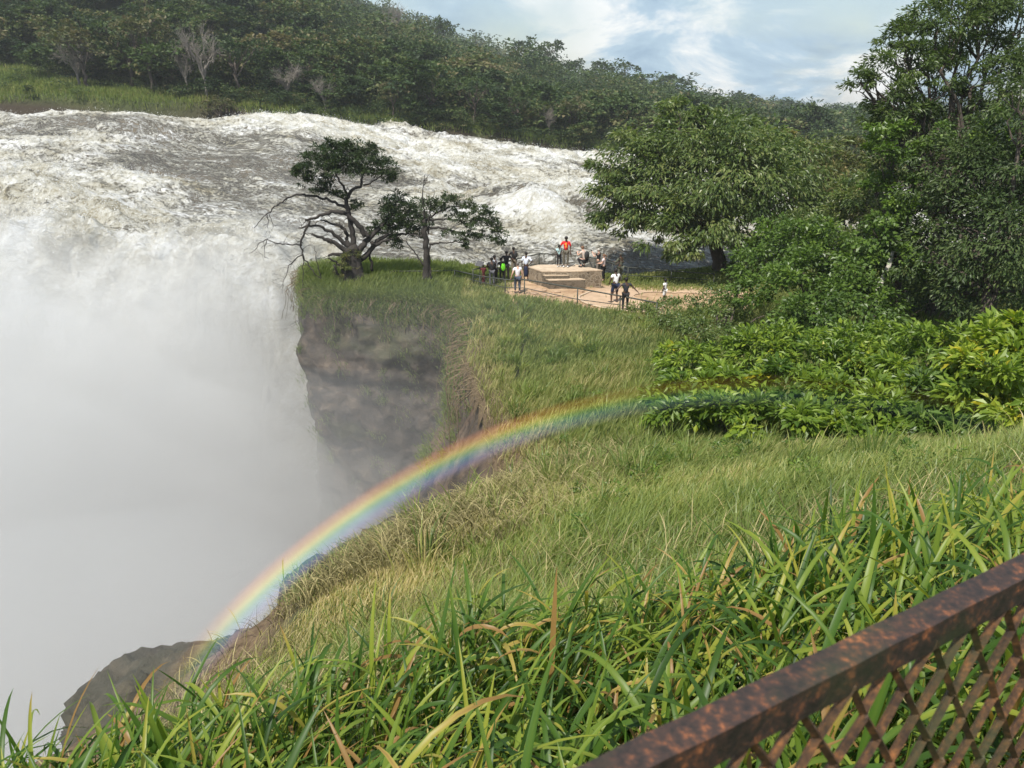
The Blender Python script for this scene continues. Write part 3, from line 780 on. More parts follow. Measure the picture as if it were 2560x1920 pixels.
cand, czz, cu, cv, cf, dbank, md = cand[ok], czz[ok], cu[ok], cv[ok], cf[ok], dbank[ok], md[ok]

def put_tree(v, s, h, rz, x, y, z, wide=1.0):
    c_, s_ = math.cos(rz), math.sin(rz)
    R = np.array([[c_, -s_, 0], [s_, c_, 0], [0, 0, 1]])
    return (v * np.array([wide, wide, 1]) * h) @ R.T + np.array([x, y, z])

parts = []
for i in range(len(cand)):
    x, y, st = cand[i]
    big = fbm(x * 0.03, y * 0.03, oct=2, seed=140)
    h = st * (1.0 + 0.9 * RNG.random() ** 1.5 + 0.35 * float(big)) * (0.55 if dbank[i] < 4 else 1.0) * (0.35 if md[i] else 1.0)
    if y < 175: v, f, a = NEARP[RNG.integers(0, 8)]
    else: v, f, a = FARP[RNG.integers(0, 6)]
    tint = RNG.normal() * 0.20 + 0.08 + 0.12 * float(big)
    if RNG.random() < 0.06: tint += 0.32
    parts.append((put_tree(v, 1, h, RNG.random() * 6.28, x, y, czz[i] - h * 0.12, 1.0 + 0.5 * RNG.random()), f, np.clip(a + tint, 0.01, 0.99)))
ux = RNG.uniform(-95, 110, 5200); uy = 113 + 110 * RNG.random(5200) ** 1.3; uz = hill_z(ux, uy)
uu, uv, uf = proj(np.stack([ux, uy, uz], 1)); ud = uy - np.interp(ux, FARBANK[:, 0], FARBANK[:, 1])
k_ = (ud > 1.0) & (uu > -200) & (uu < 2300) & (~inpoly(uu, uv, MEADOW) | (RNG.random(5200) < 0.10))
for i in np.where(k_)[0]:
    v, f, a = FARP[RNG.integers(0, 6)]; h = 1.6 + 2.2 * RNG.random()
    parts.append((put_tree(v, 1, h, RNG.random() * 6.28, ux[i], uy[i], uz[i] - h * 0.3, 1.5), f, np.clip(a + 0.18 * RNG.normal() + 0.05, 0.01, 0.99)))
V, F, A = join(parts)
o = mesh_obj("forest", V, F, MAT_FAR, attrs={"rnd": A}, smooth=False)
tag(o, "dense dark green woodland covering the hillside beyond the river", "forest", kind="stuff")
print("forest trees", len(cand), "faces", len(F))

# single trees that stand out: one crown mesh and one trunk mesh per prototype, copied
def tree_proto(seed, kind, mat, nleaf=900, dead=False, leaf=0.055, base=0.45):
    rng = np.random.default_rng(seed)
    tr = MB(); parts = []
    top = 0.42 if kind == 0 else 0.6
    P, R_ = limb([0, 0, -0.03], [0.02, 0.0, top], 0.028, 0.016, wob=0.1, rng=rng); tr.tube(P, R_, 7)
    nb = 7 if not dead else 11
    for b in range(nb):
        a = b * 2.4 + rng.random(); rr = (0.13 + 0.16 * rng.random()) * (1.35 if kind == 1 else 1.0)
        z = (0.5 + 0.36 * rng.random()) if kind == 0 else 0.74 + 0.14 * rng.random()
        e_ = np.array([rr * math.cos(a), rr * math.sin(a), z])
        P, R_ = limb([0.01, 0, top * (0.55 + 0.4 * rng.random())], e_, 0.014, 0.004, 0.08, 0.14, rng=rng); tr.tube(P, R_, 5, cap=False)
        nt = 9 if dead else 4
        for q in range(nt):
            e2 = e_ + rng.normal(size=3) * 0.09 + np.array([0, 0, 0.05])
            P, R_ = limb(P[3 + q % 3], e2, 0.006, 0.0015, 0.05, 0.2, 5, rng=rng) if False else limb(e_ * (0.7 + 0.3 * rng.random()), e2, 0.005, 0.0015, 0.05, 0.2, 5, rng=rng)
            tr.tube(P, R_, 4, cap=False)
            if dead:
                for w in range(4):
                    e3 = e2 + rng.normal(size=3) * 0.055
                    P3, R3 = limb(P[2], e3, 0.003, 0.001, 0.0, 0.2, 4, rng=rng); tr.tube(P3, R3, 3, cap=False)
        if not dead or leaf < 0.05:
            r = 0.15 + 0.09 * rng.random()
            parts.append(blob_leaves(e_, [r * 1.1, r * 1.1, r * 0.75], nleaf // nb, leaf, 0.7, rng=rng, droop=0.15, base=base, var=0.35))
    tV, tF, tA = tr.data()
    me_t = mesh_obj("trunk", tV, tF, mat, attrs={"rnd": tA})
    me_c = None
    if parts:
        cV, cF, cA = join(parts); me_c = mesh_obj("crown", cV, cF, MAT_FAR2 if base > 0.5 else MAT_FAR, attrs={"rnd": cA}, smooth=False)
    return me_t, me_c

def place_tree(proto, used, name, loc, h, wide, label, group, cat="tree"):
    r = bpy.data.objects.new(name, None); COL.objects.link(r)
    r.location = loc; r.scale = (h * wide, h * wide, h); r.rotation_euler = (0, 0, random.random() * 6.28)
    for o_ in proto:
        if o_ is None: continue
        c = o_ if not used[0] else o_.copy()
        if used[0]: COL.objects.link(c)
        c.parent = r
    used[0] = True
    return tag(r, label, cat, group)

TP = [[tree_proto(400, 0, MAT_BARK), [False]], [tree_proto(401, 1, MAT_BARK), [False]], [tree_proto(402, 0, MAT_BARK, base=0.62), [False]],
      [tree_proto(403, 1, MAT_BARK, base=0.3), [False]]]
DP = None
DP2 = [tree_proto(411, 0, plain_mat("bark_grey_twigs", (0.19, 0.17, 0.145), 0.9, 0.2, 8), dead=True), [False]]

def far_tree(kind, u, v, Y, hpx, wide, label, group=None, name="hill_tree", cat="tree"):
    P = W(u, v, Y); z = float(hill_z(P[0], P[1])) if Y > 105 else P[2]
    h = hpx * np.linalg.norm(P - CAM) / FPX
    pr = {"e": DP2}.get(kind) or TP[kind]
    return place_tree(pr[0], pr[1], name, (P[0], P[1], z), h, wide, label, group, cat)

# bank trees (u, v of the foot, forward distance, height in the picture, kind)
far_tree(2, 215, 205, 121, 125, 1.25, "olive rounded tree at the edge of the riverside meadow, left", name="bank_tree")
far_tree("e", 195, 200, 122, 95, 1.2, "grey twiggy half-bare tree beside the olive tree on the meadow edge", name="bare_tree")
far_tree(2, 385, 240, 121, 155, 1.0, "tall yellowish-green tree on the far bank left of the bare tree", name="bank_tree")
far_tree(0, 330, 215, 126, 150, 1.1, "dark green tree behind the tall yellowish tree on the far bank", name="bank_tree")
far_tree("e", 520, 262, 117, 150, 0.85, "bare pale-branched tree leaning over the far river bank", name="bare_tree")
far_tree("e", 470, 240, 118, 110, 0.7, "small bare tree with a pale crooked trunk on the far bank", name="bare_tree")
far_tree(2, 545, 292, 113.5, 62, 1.4, "low olive shrub hanging over the water at the far bank", name="bank_shrub", cat="shrub")
far_tree(3, 600, 250, 120, 120, 1.1, "dark round tree on the far bank right of the bare tree", name="bank_tree")
far_tree("e", 720, 270, 121, 85, 1.3, "spreading grey leafless shrub below the hillside trees", name="bare_shrub", cat="shrub")
far_tree("e", 815, 300, 119, 80, 1.0, "dead pale-stemmed tree close to the water", name="dead_tree")
far_tree(0, 760, 255, 124, 120, 1.2, "broad green tree behind the dead pale-stemmed tree", name="bank_tree")
far_tree(2, 985, 320, 122, 85, 1.0, "small yellow-green tree at the foot of the slope", name="bank_tree")
far_tree(0, 1080, 325, 123, 110, 1.1, "dark tree at the water's edge below the high ridge", name="bank_tree")
far_tree(3, 1185, 335, 125, 105, 1.2, "dark bushy tree on the far bank above the tree on the cliff", name="bank_tree")
far_tree(0, 1290, 345, 127, 115, 1.1, "dull green tree on the far bank, middle of the picture", name="bank_tree")
far_tree("e", 1372, 375, 129, 75, 0.8, "thin pale dead tree on the far bank, near the end of the rapids", name="dead_tree")
far_tree(2, 1430, 378, 130, 95, 1.2, "straw-coloured bush at the far bank left of the big dark tree", name="bank_shrub", cat="shrub")
# ridge trees seen against the sky
ridge = [(975, 10, "e", 60, 0.7, "thin leafless tree standing alone on the ridge"), (1085, 78, 1, 62, 0.8, "lone flat-topped tree on the shoulder of the high ridge"),
         (1125, 100, 0, 45, 0.9, "small round tree at the foot of the high ridge's shoulder"), (1222, 140, 0, 38, 1.6, "low broad tree on the ridge left of the gap"),
         (1342, 170, 1, 62, 1.1, "tall open-crowned tree on the middle ridge"), (1415, 172, 0, 52, 1.3, "rounded tree on the ridge right of the tall open one"),
         (1483, 190, 0, 45, 1.0, "small dark tree in the ridge line, centre"), (1530, 192, 1, 52, 1.2, "spreading tree on the ridge above the grassy hump"),
         (1595, 205, 0, 50, 1.1, "dark tree on the ridge over the big near tree's left side"), (1675, 215, 1, 50, 1.5, "airy spreading tree alone on the falling ridge"),
         (1735, 245, 0, 40, 1.2, "low tree on the ridge just right of the airy one"), (1858, 268, 0, 48, 1.3, "round dark tree above the crown of the big near tree"),
         (1930, 285, 1, 40, 1.4, "flat tree on the low part of the ridge"), (1985, 295, 0, 45, 1.0, "pointed tree on the low right part of the ridge"),
         (2050, 305, 0, 42, 1.5, "brownish broad tree near the ridge's right end"), (2125, 312, 1, 40, 1.4, "last flat tree of the ridge before the tall right-hand trees")]
for (u, v, kd, hp, wd, lb) in ridge:
    Y = float(np.interp(u, [880, 1080, 1330, 1500, 1800, 2170], [230, 258, 296, 328, 376, 425]))
    far_tree(kd, u, v + 12, Y, hp * 1.9, wd, lb, "trees along the far ridge", name="ridge_tree")

# rough grass on the riverside meadow and in the clearings
def ribbon(P, direction, h, w, bend, rnd, nseg=3, side=None, rng=RNG, tipfade=0.0):
    """bent blades; direction: horizontal bending direction (n,2); bend: 0 upright .. 1.5 drooping"""
    n = len(P); h = np.broadcast_to(h, (n,)); w = np.broadcast_to(w, (n,)); bend = np.broadcast_to(bend, (n,))
    d = np.concatenate([unit(direction), np.zeros((n, 1))], 1)
    if side is None:
        a = rng.random(n) * math.pi * 2
        side = np.stack([np.cos(a), np.sin(a), np.zeros(n)], 1)
    t = np.linspace(0, 1, nseg + 1)
    th = bend[:, None] * t[None] ** 1.3 * 1.2
    stp = (h / nseg)[:, None]
    dx = np.concatenate([np.zeros((n, 1)), np.cumsum(np.sin((th[:, 1:] + th[:, :-1]) / 2) * stp, 1)], 1)
    dz = np.concatenate([np.zeros((n, 1)), np.cumsum(np.cos((th[:, 1:] + th[:, :-1]) / 2) * stp, 1)], 1)
    C = P[:, None] + d[:, None] * dx[..., None] + np.array([0, 0, 1.0]) * dz[..., None]
    ww = w[:, None] * np.clip(np.interp(t, [0, 0.35, 0.75, 1], [0.6, 1, 0.7, 0.03]), 0, 1)[None] * 0.5
    V = np.stack([C - side[:, None] * ww[..., None], C + side[:, None] * ww[..., None]], 2).reshape(-1, 3)
    k = np.arange(n)[:, None, None] * (2 * (nseg + 1)) + np.arange(nseg)[None, :, None] * 2
    F = (k + np.array([0, 1, 3, 2])[None, None]).reshape(-1, 4)
    rr = np.repeat(rnd, 2 * (nseg + 1)).reshape(n, nseg + 1, 2) + (tipfade * t ** 2)[None, :, None]
    return V, F, np.clip(rr.ravel(), 0.01, 0.99)

MAT_MEADOW = leaf_mat("meadow_grass", [(0.0, (0.06, 0.10, 0.022)), (0.5, (0.14, 0.185, 0.042)), (0.8, (0.22, 0.22, 0.07)), (1.0, (0.25, 0.20, 0.10))], 0.7, 0.3, 0.2)
n_ = 190000
gx_ = RNG.uniform(-95, 75, n_); gy_ = 111 + RNG.random(n_) ** 1.3 * 60
gzz = hill_z(gx_, gy_); u_, v_, f_ = proj(np.stack([gx_, gy_, gzz], 1))
db = gy_ - np.interp(gx_, FARBANK[:, 0], FARBANK[:, 1])
k_ = (db > 0.9) & (u_ > -150) & (u_ < 1700) & ((db < 9) | inpoly(u_, v_, MEADOW))
for o_ in OPEN: k_ |= inpoly(u_, v_, o_) & (db > 0.2)
P = np.stack([gx_, gy_, gzz], 1)[k_]; n_ = len(P)
pat = fbm(P[:, 0] * 0.12, P[:, 1] * 0.12, oct=3, seed=150)
V, F, A = ribbon(P, RNG.normal(size=(n_, 2)), 0.35 + 0.5 * RNG.random(n_), 0.10, 1.1 * RNG.random(n_), np.clip(0.45 + 0.3 * pat + 0.15 * RNG.normal(size=n_), 0.02, 0.98), 2)
tag(mesh_obj("meadow_grass", V, F, MAT_MEADOW, attrs={"rnd": A}, smooth=False), "tall yellow-green grass on the far river bank", "grass", kind="stuff")

# ------------------------------------------------------------------ the near trees and bushes on the right
LF_DARK = leaf_mat("foliage_dark", [(0.0, (0.040, 0.068, 0.018)), (0.45, (0.082, 0.125, 0.032)), (0.8, (0.135, 0.18, 0.048)), (1.0, (0.20, 0.22, 0.08))], 0.42, 0.33, 0.45)
LF_SHADE = leaf_mat("foliage_shade", [(0.0, (0.026, 0.048, 0.015)), (0.5, (0.055, 0.088, 0.024)), (1.0, (0.11, 0.14, 0.04))], 0.5, 0.22, 0.35)  # darker leaf colours, with the shade of the right-hand trees painted in
LF_OLIVE = leaf_mat("foliage_olive", [(0.0, (0.05, 0.07, 0.02)), (0.5, (0.095, 0.115, 0.032)), (0.8, (0.16, 0.155, 0.06)), (1.0, (0.30, 0.24, 0.12))], 0.5, 0.28, 0.35)
LF_VINE = leaf_mat("foliage_vine", [(0.0, (0.045, 0.085, 0.016)), (0.5, (0.10, 0.165, 0.028)), (1.0, (0.19, 0.27, 0.045))], 0.42, 0.35, 0.4)
LF_BUSH = leaf_mat("foliage_broad", [(0.0, (0.055, 0.105, 0.016)), (0.4, (0.125, 0.195, 0.025)), (0.8, (0.23, 0.30, 0.034)), (0.93, (0.28, 0.32, 0.035)), (1.0, (0.42, 0.36, 0.03))], 0.42, 0.35, 0.35)

def crown_from(blobs, nper, leaf, aspect, droop=0.35, base=0.45, var=0.35, sq=0.85, seed=1, gap=1.0):
    rng = np.random.default_rng(seed); parts = []; cs = []
    for (u, v, rp, Y) in blobs:
        c = W(u, v, Y); d = np.linalg.norm(c - CAM); r = rp * d / FPX
        n = int(nper * 2.8 * (r ** 2) * gap)
        parts.append(blob_leaves(c, [r, r, r * sq], n, leaf, aspect, droop=droop, rng=rng, base=base, var=var))
        cs.append((c, r))
    return join(parts), cs

def tree(name, label, foot, blobs, trunk_r, mat, nper, leaf, aspect, bark=None, cat="tree", group=None, limbs=True, **kw):
    """foot: (u, v, Y) of the trunk's base; blobs: (u, v, radius in pixels, Y)"""
    f = W(*foot); f[2] = float(ground_z(f[0], f[1])) if foot[2] < 60 else f[2]
    root = empty(name, tuple(f), label, cat, group)
    (V, F, A), cs = crown_from(blobs, nper, leaf, aspect, **kw)
    part("crown", V, F, mat, root, smooth=False, attrs={"rnd": A})
    rng = np.random.default_rng(kw.get("seed", 1) + 50)
    tb = MB(); low = min(cs, key=lambda q: q[0][2]); mean = np.mean([q[0] for q in cs], 0)
    fork = f + (mean - f) * np.array([0.35, 0.35, 0.45])
    if limbs:
        P, R_ = limb(f - [0, 0, 0.4], fork, trunk_r, trunk_r * 0.7, 0, 0.06, 8, rng); tb.tube(P, R_, 9)
        for c, r in cs:
            P, R_ = limb(fork + rng.normal(size=3) * 0.1, c, trunk_r * 0.42, trunk_r * 0.12, 0.06, 0.12, 8, rng); tb.tube(P, R_, 6, cap=False)
            for q in range(7):
                e_ = c + unit(rng.normal(size=3)) * r * 0.85
                P2, R2 = limb(P[5], e_, trunk_r * 0.14, trunk_r * 0.03, 0.05, 0.15, 6, rng); tb.tube(P2, R2, 4, cap=False)
    else:
        for k_ in range(9):
            c, r = cs[k_ % len(cs)]
            P, R_ = limb(f + rng.normal(size=3) * np.array([0.3, 0.3, 0]) - [0, 0, 0.2], c + rng.normal(size=3) * r * 0.3, trunk_r, trunk_r * 0.3, 0.03, 0.1, 7, rng); tb.tube(P, R_, 5, cap=False)
    tb.build("trunk" if limbs else "stems", bark or MAT_BARK, root)
    return root

# big drooping tree beside the viewpoint
tree("spreading_tree", "large dark green drooping tree overhanging the rapids right of the viewpoint", (1800, 705, 48.5),
     [(1640, 470, 120, 50), (1560, 520, 80, 50), (1545, 470, 62, 50), (1700, 385, 100, 51), (1790, 350, 62, 52), (1670, 300, 52, 51), (1740, 300, 46, 51), (1840, 400, 88, 51), (1930, 400, 70, 52), (1500, 430, 34, 50), (1875, 335, 38, 52),
      (1800, 430, 130, 47), (1930, 440, 110, 51), (1760, 560, 95, 45), (1680, 585, 70, 46), (1850, 570, 90, 46), (1600, 570, 50, 50), (1530, 545, 45, 50),
      (1960, 540, 90, 49), (1880, 480, 110, 46), (1615, 400, 80, 50), (1720, 620, 40, 45), (1660, 520, 90, 48), (1700, 635, 34, 46), (1870, 645, 52, 47), (1930, 620, 55, 48)],
     0.5, LF_DARK, 150, 0.34, 0.36, droop=0.8, seed=11, sq=0.85, base=0.55, var=0.5)
tree("flowering_tree", "olive tree with pale brown flowering tips behind the drooping tree", (2060, 690, 52),
     [(2040, 430, 75, 56), (2110, 450, 70, 57), (2170, 440, 60, 57), (2080, 520, 85, 54), (2150, 540, 80, 54), (2020, 530, 60, 55), (1990, 420, 45, 56), (2140, 390, 42, 57), (1975, 370, 45, 57), (2190, 500, 70, 52)],
     0.3, LF_OLIVE, 120, 0.34, 0.45, droop=0.3, base=0.6, var=0.5, seed=12)
tree("tall_tree", "tall airy tree with feathery sprays against the sky, upper right", (2330, 800, 34),
     [(2190, 225, 62, 34), (2150, 205, 34, 34), (2245, 170, 66, 34), (2300, 110, 64, 35), (2235, 265, 55, 34), (2345, 60, 70, 35), (2420, 30, 80, 36), (2500, 90, 80, 36), (2330, 190, 62, 35),
      (2425, 150, 70, 36), (2520, 220, 75, 35), (2460, 0, 80, 36), (2560, -10, 90, 36), (2300, 300, 48, 34), (2480, 300, 60, 35), (2230, 330, 45, 34), (2380, 260, 50, 36), (2560, 150, 70, 35), (2200, 300, 50, 34), (2285, 350, 55, 35), (2350, 330, 60, 36), (2430, 400, 70, 36), (2250, 90, 40, 35)],
     0.30, LF_DARK, 300, 0.20, 0.36, droop=0.35, base=0.38, seed=13, sq=0.7)
tree("vine_tower", "bright vine-covered trunk rising in front of the tall airy tree", (2230, 800, 32),
     [(2215, 350, 46, 32), (2205, 420, 58, 32), (2205, 500, 55, 32), (2250, 560, 60, 31), (2190, 590, 55, 31), (2240, 640, 66, 31), (2175, 660, 55, 31), (2280, 480, 48, 32), (2300, 380, 42, 33), (2330, 330, 36, 33), (2500, 330, 50, 31), (2470, 400, 60, 31)],
     0.2, LF_VINE, 260, 0.18, 0.75, droop=0.6, base=0.4, seed=14, cat="vine")
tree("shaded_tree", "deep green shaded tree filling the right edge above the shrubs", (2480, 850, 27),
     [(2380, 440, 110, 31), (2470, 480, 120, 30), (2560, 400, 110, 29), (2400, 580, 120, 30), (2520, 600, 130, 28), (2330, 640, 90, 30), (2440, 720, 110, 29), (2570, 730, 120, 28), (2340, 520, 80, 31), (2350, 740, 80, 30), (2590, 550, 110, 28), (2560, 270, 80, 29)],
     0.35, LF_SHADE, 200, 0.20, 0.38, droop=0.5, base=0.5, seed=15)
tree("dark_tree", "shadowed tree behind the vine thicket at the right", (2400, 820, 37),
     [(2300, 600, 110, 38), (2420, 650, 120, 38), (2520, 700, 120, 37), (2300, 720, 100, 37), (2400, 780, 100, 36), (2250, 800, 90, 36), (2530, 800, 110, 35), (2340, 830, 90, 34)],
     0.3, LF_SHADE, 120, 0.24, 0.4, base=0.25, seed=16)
tree("leafy_tree", "plain green tree standing between the olive flowering tree and the vine thicket", (2120, 760, 42),
     [(2060, 600, 75, 42), (2130, 560, 80, 42), (2190, 510, 70, 41), (1990, 590, 60, 43), (2220, 440, 52, 40), (2100, 500, 60, 43), (2240, 380, 40, 40), (2100, 650, 70, 41), (2180, 620, 75, 40), (2020, 660, 55, 42), (2215, 560, 60, 39)],
     0.22, LF_DARK, 150, 0.24, 0.42, droop=0.4, base=0.6, var=0.5, seed=31)
# the middle thicket
tree("vine_thicket", "bright green vine-smothered thicket below the pale trunk", (2080, 860, 31),
     [(2000, 640, 80, 33), (1930, 610, 70, 35), (1910, 680, 75, 34), (2080, 620, 75, 33), (2050, 720, 95, 31), (2140, 700, 80, 31), (1960, 760, 90, 30), (2110, 790, 95, 29), (2200, 780, 70, 29), (2020, 820, 85, 28), (1880, 740, 60, 33)],
     0.1, LF_VINE, 210, 0.19, 0.62, droop=0.5, base=0.35, seed=17, limbs=False, cat="thicket")
tree("tall_shrub", "rounded grey-green shrub at the end of the dirt path", (1780, 830, 33),
     [(1860, 700, 42, 38), (1840, 760, 50, 36), (1800, 745, 40, 37), (1890, 790, 70, 33), (1790, 800, 66, 33), (1700, 790, 55, 34), (1740, 850, 75, 31), (1850, 870, 70, 29)],
     0.08, LF_DARK, 230, 0.15, 0.5, base=0.6, seed=18, limbs=False, cat="shrub")
tree("low_shrub", "small-leaved shrub at the corner of the viewpoint fence", (1620, 850, 34.5),
     [(1600, 795, 45, 37), (1655, 770, 42, 38), (1640, 830, 60, 35), (1560, 820, 40, 36), (1690, 860, 50, 33), (1580, 860, 36, 34), (1572, 798, 34, 38.3), (1625, 786, 36, 38.6), (1675, 772, 30, 39.5)],
     0.06, LF_DARK, 260, 0.13, 0.5, base=0.7, seed=19, limbs=False, cat="shrub")
# bushes with broad shining leaves, nearest
BB = [("long low bush of broad glossy leaves at the left end of the bush row", [(1660, 1015, 55, 19.5), (1740, 1000, 70, 19), (1700, 1060, 52, 18), (1690, 960, 40, 20.5)], 21),
      ("second broad-leaved bush from the left in the front row", [(1830, 985, 75, 19), (1800, 1050, 70, 17.5), (1890, 1060, 70, 17)], 22),
      ("middle broad-leaved bush of the front row with wet shining leaves", [(1960, 990, 85, 18.5), (1990, 1070, 78, 16.5), (2060, 1020, 75, 17.5)], 23),
      ("broad-leaved bush right of the middle one with some yellow leaves", [(2140, 1010, 82, 17.5), (2130, 1085, 66, 16), (2210, 1065, 70, 16)], 24),
      ("dark broad-leaved bush in front of the tall bright one", [(2290, 1020, 80, 16.5), (2370, 1050, 70, 15.5), (2300, 1090, 50, 15.5)], 25),
      ("tall bright yellow-green bush at the right edge", [(2400, 960, 85, 16.5), (2480, 900, 85, 17), (2540, 850, 75, 17.5), (2560, 950, 90, 16), (2470, 1010, 85, 15), (2580, 1040, 70, 14.5)], 26),
      ("leafy bush behind the row, left, below the grey-green shrub", [(1730, 920, 60, 24), (1810, 900, 66, 25), (1680, 905, 45, 26)], 27),
      ("leafy bush behind the row, below the vine thicket", [(1900, 900, 75, 24), (1990, 890, 80, 24), (2060, 920, 75, 22)], 28),
      ("leafy bush behind the row with arching shoots, right of the thicket", [(2130, 900, 80, 23), (2220, 910, 80, 22), (2180, 860, 60, 25)], 29),
      ("leafy bush behind the row next to the tall bright one", [(2300, 900, 75, 21), (2370, 900, 70, 20), (2290, 950, 70, 19)], 30)]
for lb, bl, sd_ in BB:
    c0 = bl[0]
    tree("broadleaf_bush", lb, (np.mean([b[0] for b in bl]), 1120, float(np.mean([b[3] for b in bl]))), bl, 0.03, LF_BUSH if sd_ != 25 else LF_VINE, 440 if sd_ < 27 else 400,
         0.25 if sd_ < 27 else 0.22, 0.44, base=0.42 if sd_ != 26 else 0.62, var=0.4, droop=0.45, seed=sd_, limbs=False, cat="bush", group="glossy broad-leaved bushes")
# pale leaning trunk in the thicket
pt = [W(2232, 628, 30.5), W(2222, 665, 30.3), W(2205, 700, 30.2), W(2190, 738, 30.0), W(2180, 790, 29.9)]
root = empty("pale_trunk", tuple(pt[-1]), "white bare leaning trunk sticking out of the vine thicket", "dead tree")
mb = MB(); mb.tube(pt, [0.06, 0.09, 0.10, 0.11, 0.12], 8); P, R_ = limb(pt[0], W(2275, 640, 30.2), 0.04, 0.015); mb.tube(P, R_, 6)
mb.build("trunk", MAT_BARK_PALE, root)

# ------------------------------------------------------------------ grass on the near slopes
LF_GRASS_FAR = leaf_mat("slope_grass", [(0.0, (0.09, 0.13, 0.038)), (0.4, (0.18, 0.22, 0.065)), (0.7, (0.27, 0.28, 0.10)), (1.0, (0.42, 0.35, 0.18))], 0.6, 0.35, 0.3)
LF_GRASS_MID = leaf_mat("tall_grass_mid", [(0.0, (0.06, 0.105, 0.022)), (0.4, (0.14, 0.19, 0.042)), (0.75, (0.25, 0.28, 0.075)), (0.92, (0.38, 0.33, 0.13)), (1.0, (0.48, 0.38, 0.19))], 0.45, 0.38, 0.4)
LF_BLADE = leaf_mat("tall_grass_blade", [(0.0, (0.020, 0.050, 0.010)), (0.42, (0.062, 0.125, 0.018)), (0.70, (0.19, 0.25, 0.034)), (0.84, (0.27, 0.28, 0.04)), (0.94, (0.36, 0.27, 0.07)), (1.0, (0.24, 0.13, 0.05))], 0.42, 0.42, 0.30)
LF_STRAW = leaf_mat("straw", [(0.0, (0.08, 0.068, 0.03)), (0.5, (0.18, 0.16, 0.07)), (1.0, (0.40, 0.34, 0.17))], 0.7, 0.15, 0.2)

def sdist(x, y):
    d, i_ = poly_dist(x, y, CHASM); return np.where(i_, d, -d)

def scatter(n, xr, yr, fn):
    x = RNG.uniform(xr[0], xr[1], n); y = RNG.uniform(yr[0], yr[1], n)
    z = ground_z(x, y); P = np.stack([x, y, z], 1)
    u, v, f = proj(P)
    k = (u > -120) & (u < 2680) & (v < 2250)
    k &= fn(x, y)
    return P[k]

def dirtmask(x, y):
    d, i_ = poly_dist(x, y, DIRT)
    return sstep(-0.5, 0.5, np.where(i_, d, -d) + 0.55 * fbm(x * 0.9, y * 0.9, oct=4, seed=11))

# far slope and the promontory
def f_far(x, y):
    s = sdist(x, y)
    land = np.interp(x, BANK[:, 0], BANK[:, 1]) - y
    thin = 0.25 + 0.75 * sstep(0.0, -1.6, s + 0.7 * fbm(x, y, oct=2, seed=9))
    thin = np.where(y > 38, 1.0, thin)
    return (poly_dist(x, y, GULLY, closed=False)[0] > 0.05 + 0.14 * RNG.random(len(x))) & (s < -0.05) & (land > 0.1) & (RNG.random(len(x)) < thin * (1 - 0.995 * dirtmask(x, y)))
P = scatter(300000, (-14, 26), (12.5, 52), f_far)
pat = fbm(P[:, 0] * 0.35, P[:, 1] * 0.35, oct=4, seed=160); near_rim = sstep(-3.5, -0.2, sdist(P[:, 0], P[:, 1])) * (P[:, 1] < 38)
n_ = len(P); d_ = np.stack([0.8 + 0.6 * RNG.normal(size=n_), -0.5 + 0.6 * RNG.normal(size=n_)], 1)
hh = (0.32 + 0.22 * RNG.random(n_)) * (1 + 0.35 * pat) * np.where(P[:, 1] > 40.5, 0.75, 1.0)
hh = np.where((P[:, 0] < -3.5) & (P[:, 1] > 40), 0.40 + 0.35 * RNG.random(n_), hh)
hh = np.where((P[:, 0] > -2.5) & (P[:, 1] > 41.5), 0.12 + 0.10 * RNG.random(n_), hh)
V, F, A = ribbon(P, d_, hh, 0.016 + 0.0006 * P[:, 1], 0.35 + 0.6 * RNG.random(n_),
                 np.clip(0.40 - 0.30 * ((P[:, 0] < -2.8) & (P[:, 1] > 39)) + 0.38 * pat + 0.35 * near_rim + 0.14 * RNG.normal(size=n_), 0.02, 0.98), 3, tipfade=0.2)
tag(mesh_obj("slope_grass", V, F, LF_GRASS_FAR, attrs={"rnd": A}, smooth=False), "short grass on the slope between the viewpoint and the near ridge", "grass", kind="stuff")
print("far blades", n_)

# wind-bent grass of the near slope
def f_mid(x, y):
    s = sdist(x, y)
    rz_ = sstep(7.6, 9.4, y - 0.15 * x + 0.8 * fbm(x * 0.8, y * 0.8, oct=3, seed=14)) * sstep(-2.6, -3.9, x)
    return (RNG.random(len(x)) > rz_ * 0.97) & (s < -0.1 - 1.6 * RNG.random(len(x)) * (y < 17)) & (y + 0.25 * x > 5.0) & (RNG.random(len(x)) < np.interp(y, [5, 9, 15, 17], [1, 1, 0.75, 0.3]))
P = scatter(230000, (-8, 15), (3.5, 17), f_mid)
n_ = len(P); pat = fbm(P[:, 0] * 0.5, P[:, 1] * 0.5, oct=4, seed=170); s_ = sdist(P[:, 0], P[:, 1])
bright = sstep(0, 7, P[:, 0]) * sstep(15, 7, P[:, 1])
d_ = np.stack([0.7 + 0.7 * RNG.normal(size=n_), 0.1 + 0.7 * RNG.normal(size=n_)], 1)
short = np.maximum(sstep(-5.5, -1.0, s_), 0.7 * sstep(8, 12, P[:, 1]))
strawz = sstep(1.0, -1.5, P[:, 0] - 0.05 * P[:, 1] + 0.9 * pat) * sstep(6.5, 9.0, P[:, 1])
V, F, A = ribbon(P, d_, (1 - 0.55 * strawz) * (0.50 + 0.35 * RNG.random(n_)) * (1 + 0.3 * pat) * (1 - 0.62 * short), 0.012 + 0.012 * bright * RNG.random(n_), 0.5 + 0.9 * RNG.random(n_),
                 np.clip(0.36 + 0.30 * pat + 0.26 * short + 0.24 * strawz + 0.17 * RNG.normal(size=n_), 0.02, 0.99), 4, tipfade=0.12)
tag(mesh_obj("bent_grass", V, F, LF_GRASS_MID, attrs={"rnd": A}, smooth=False), "wind-bent grass covering the near slope", "grass", kind="stuff")
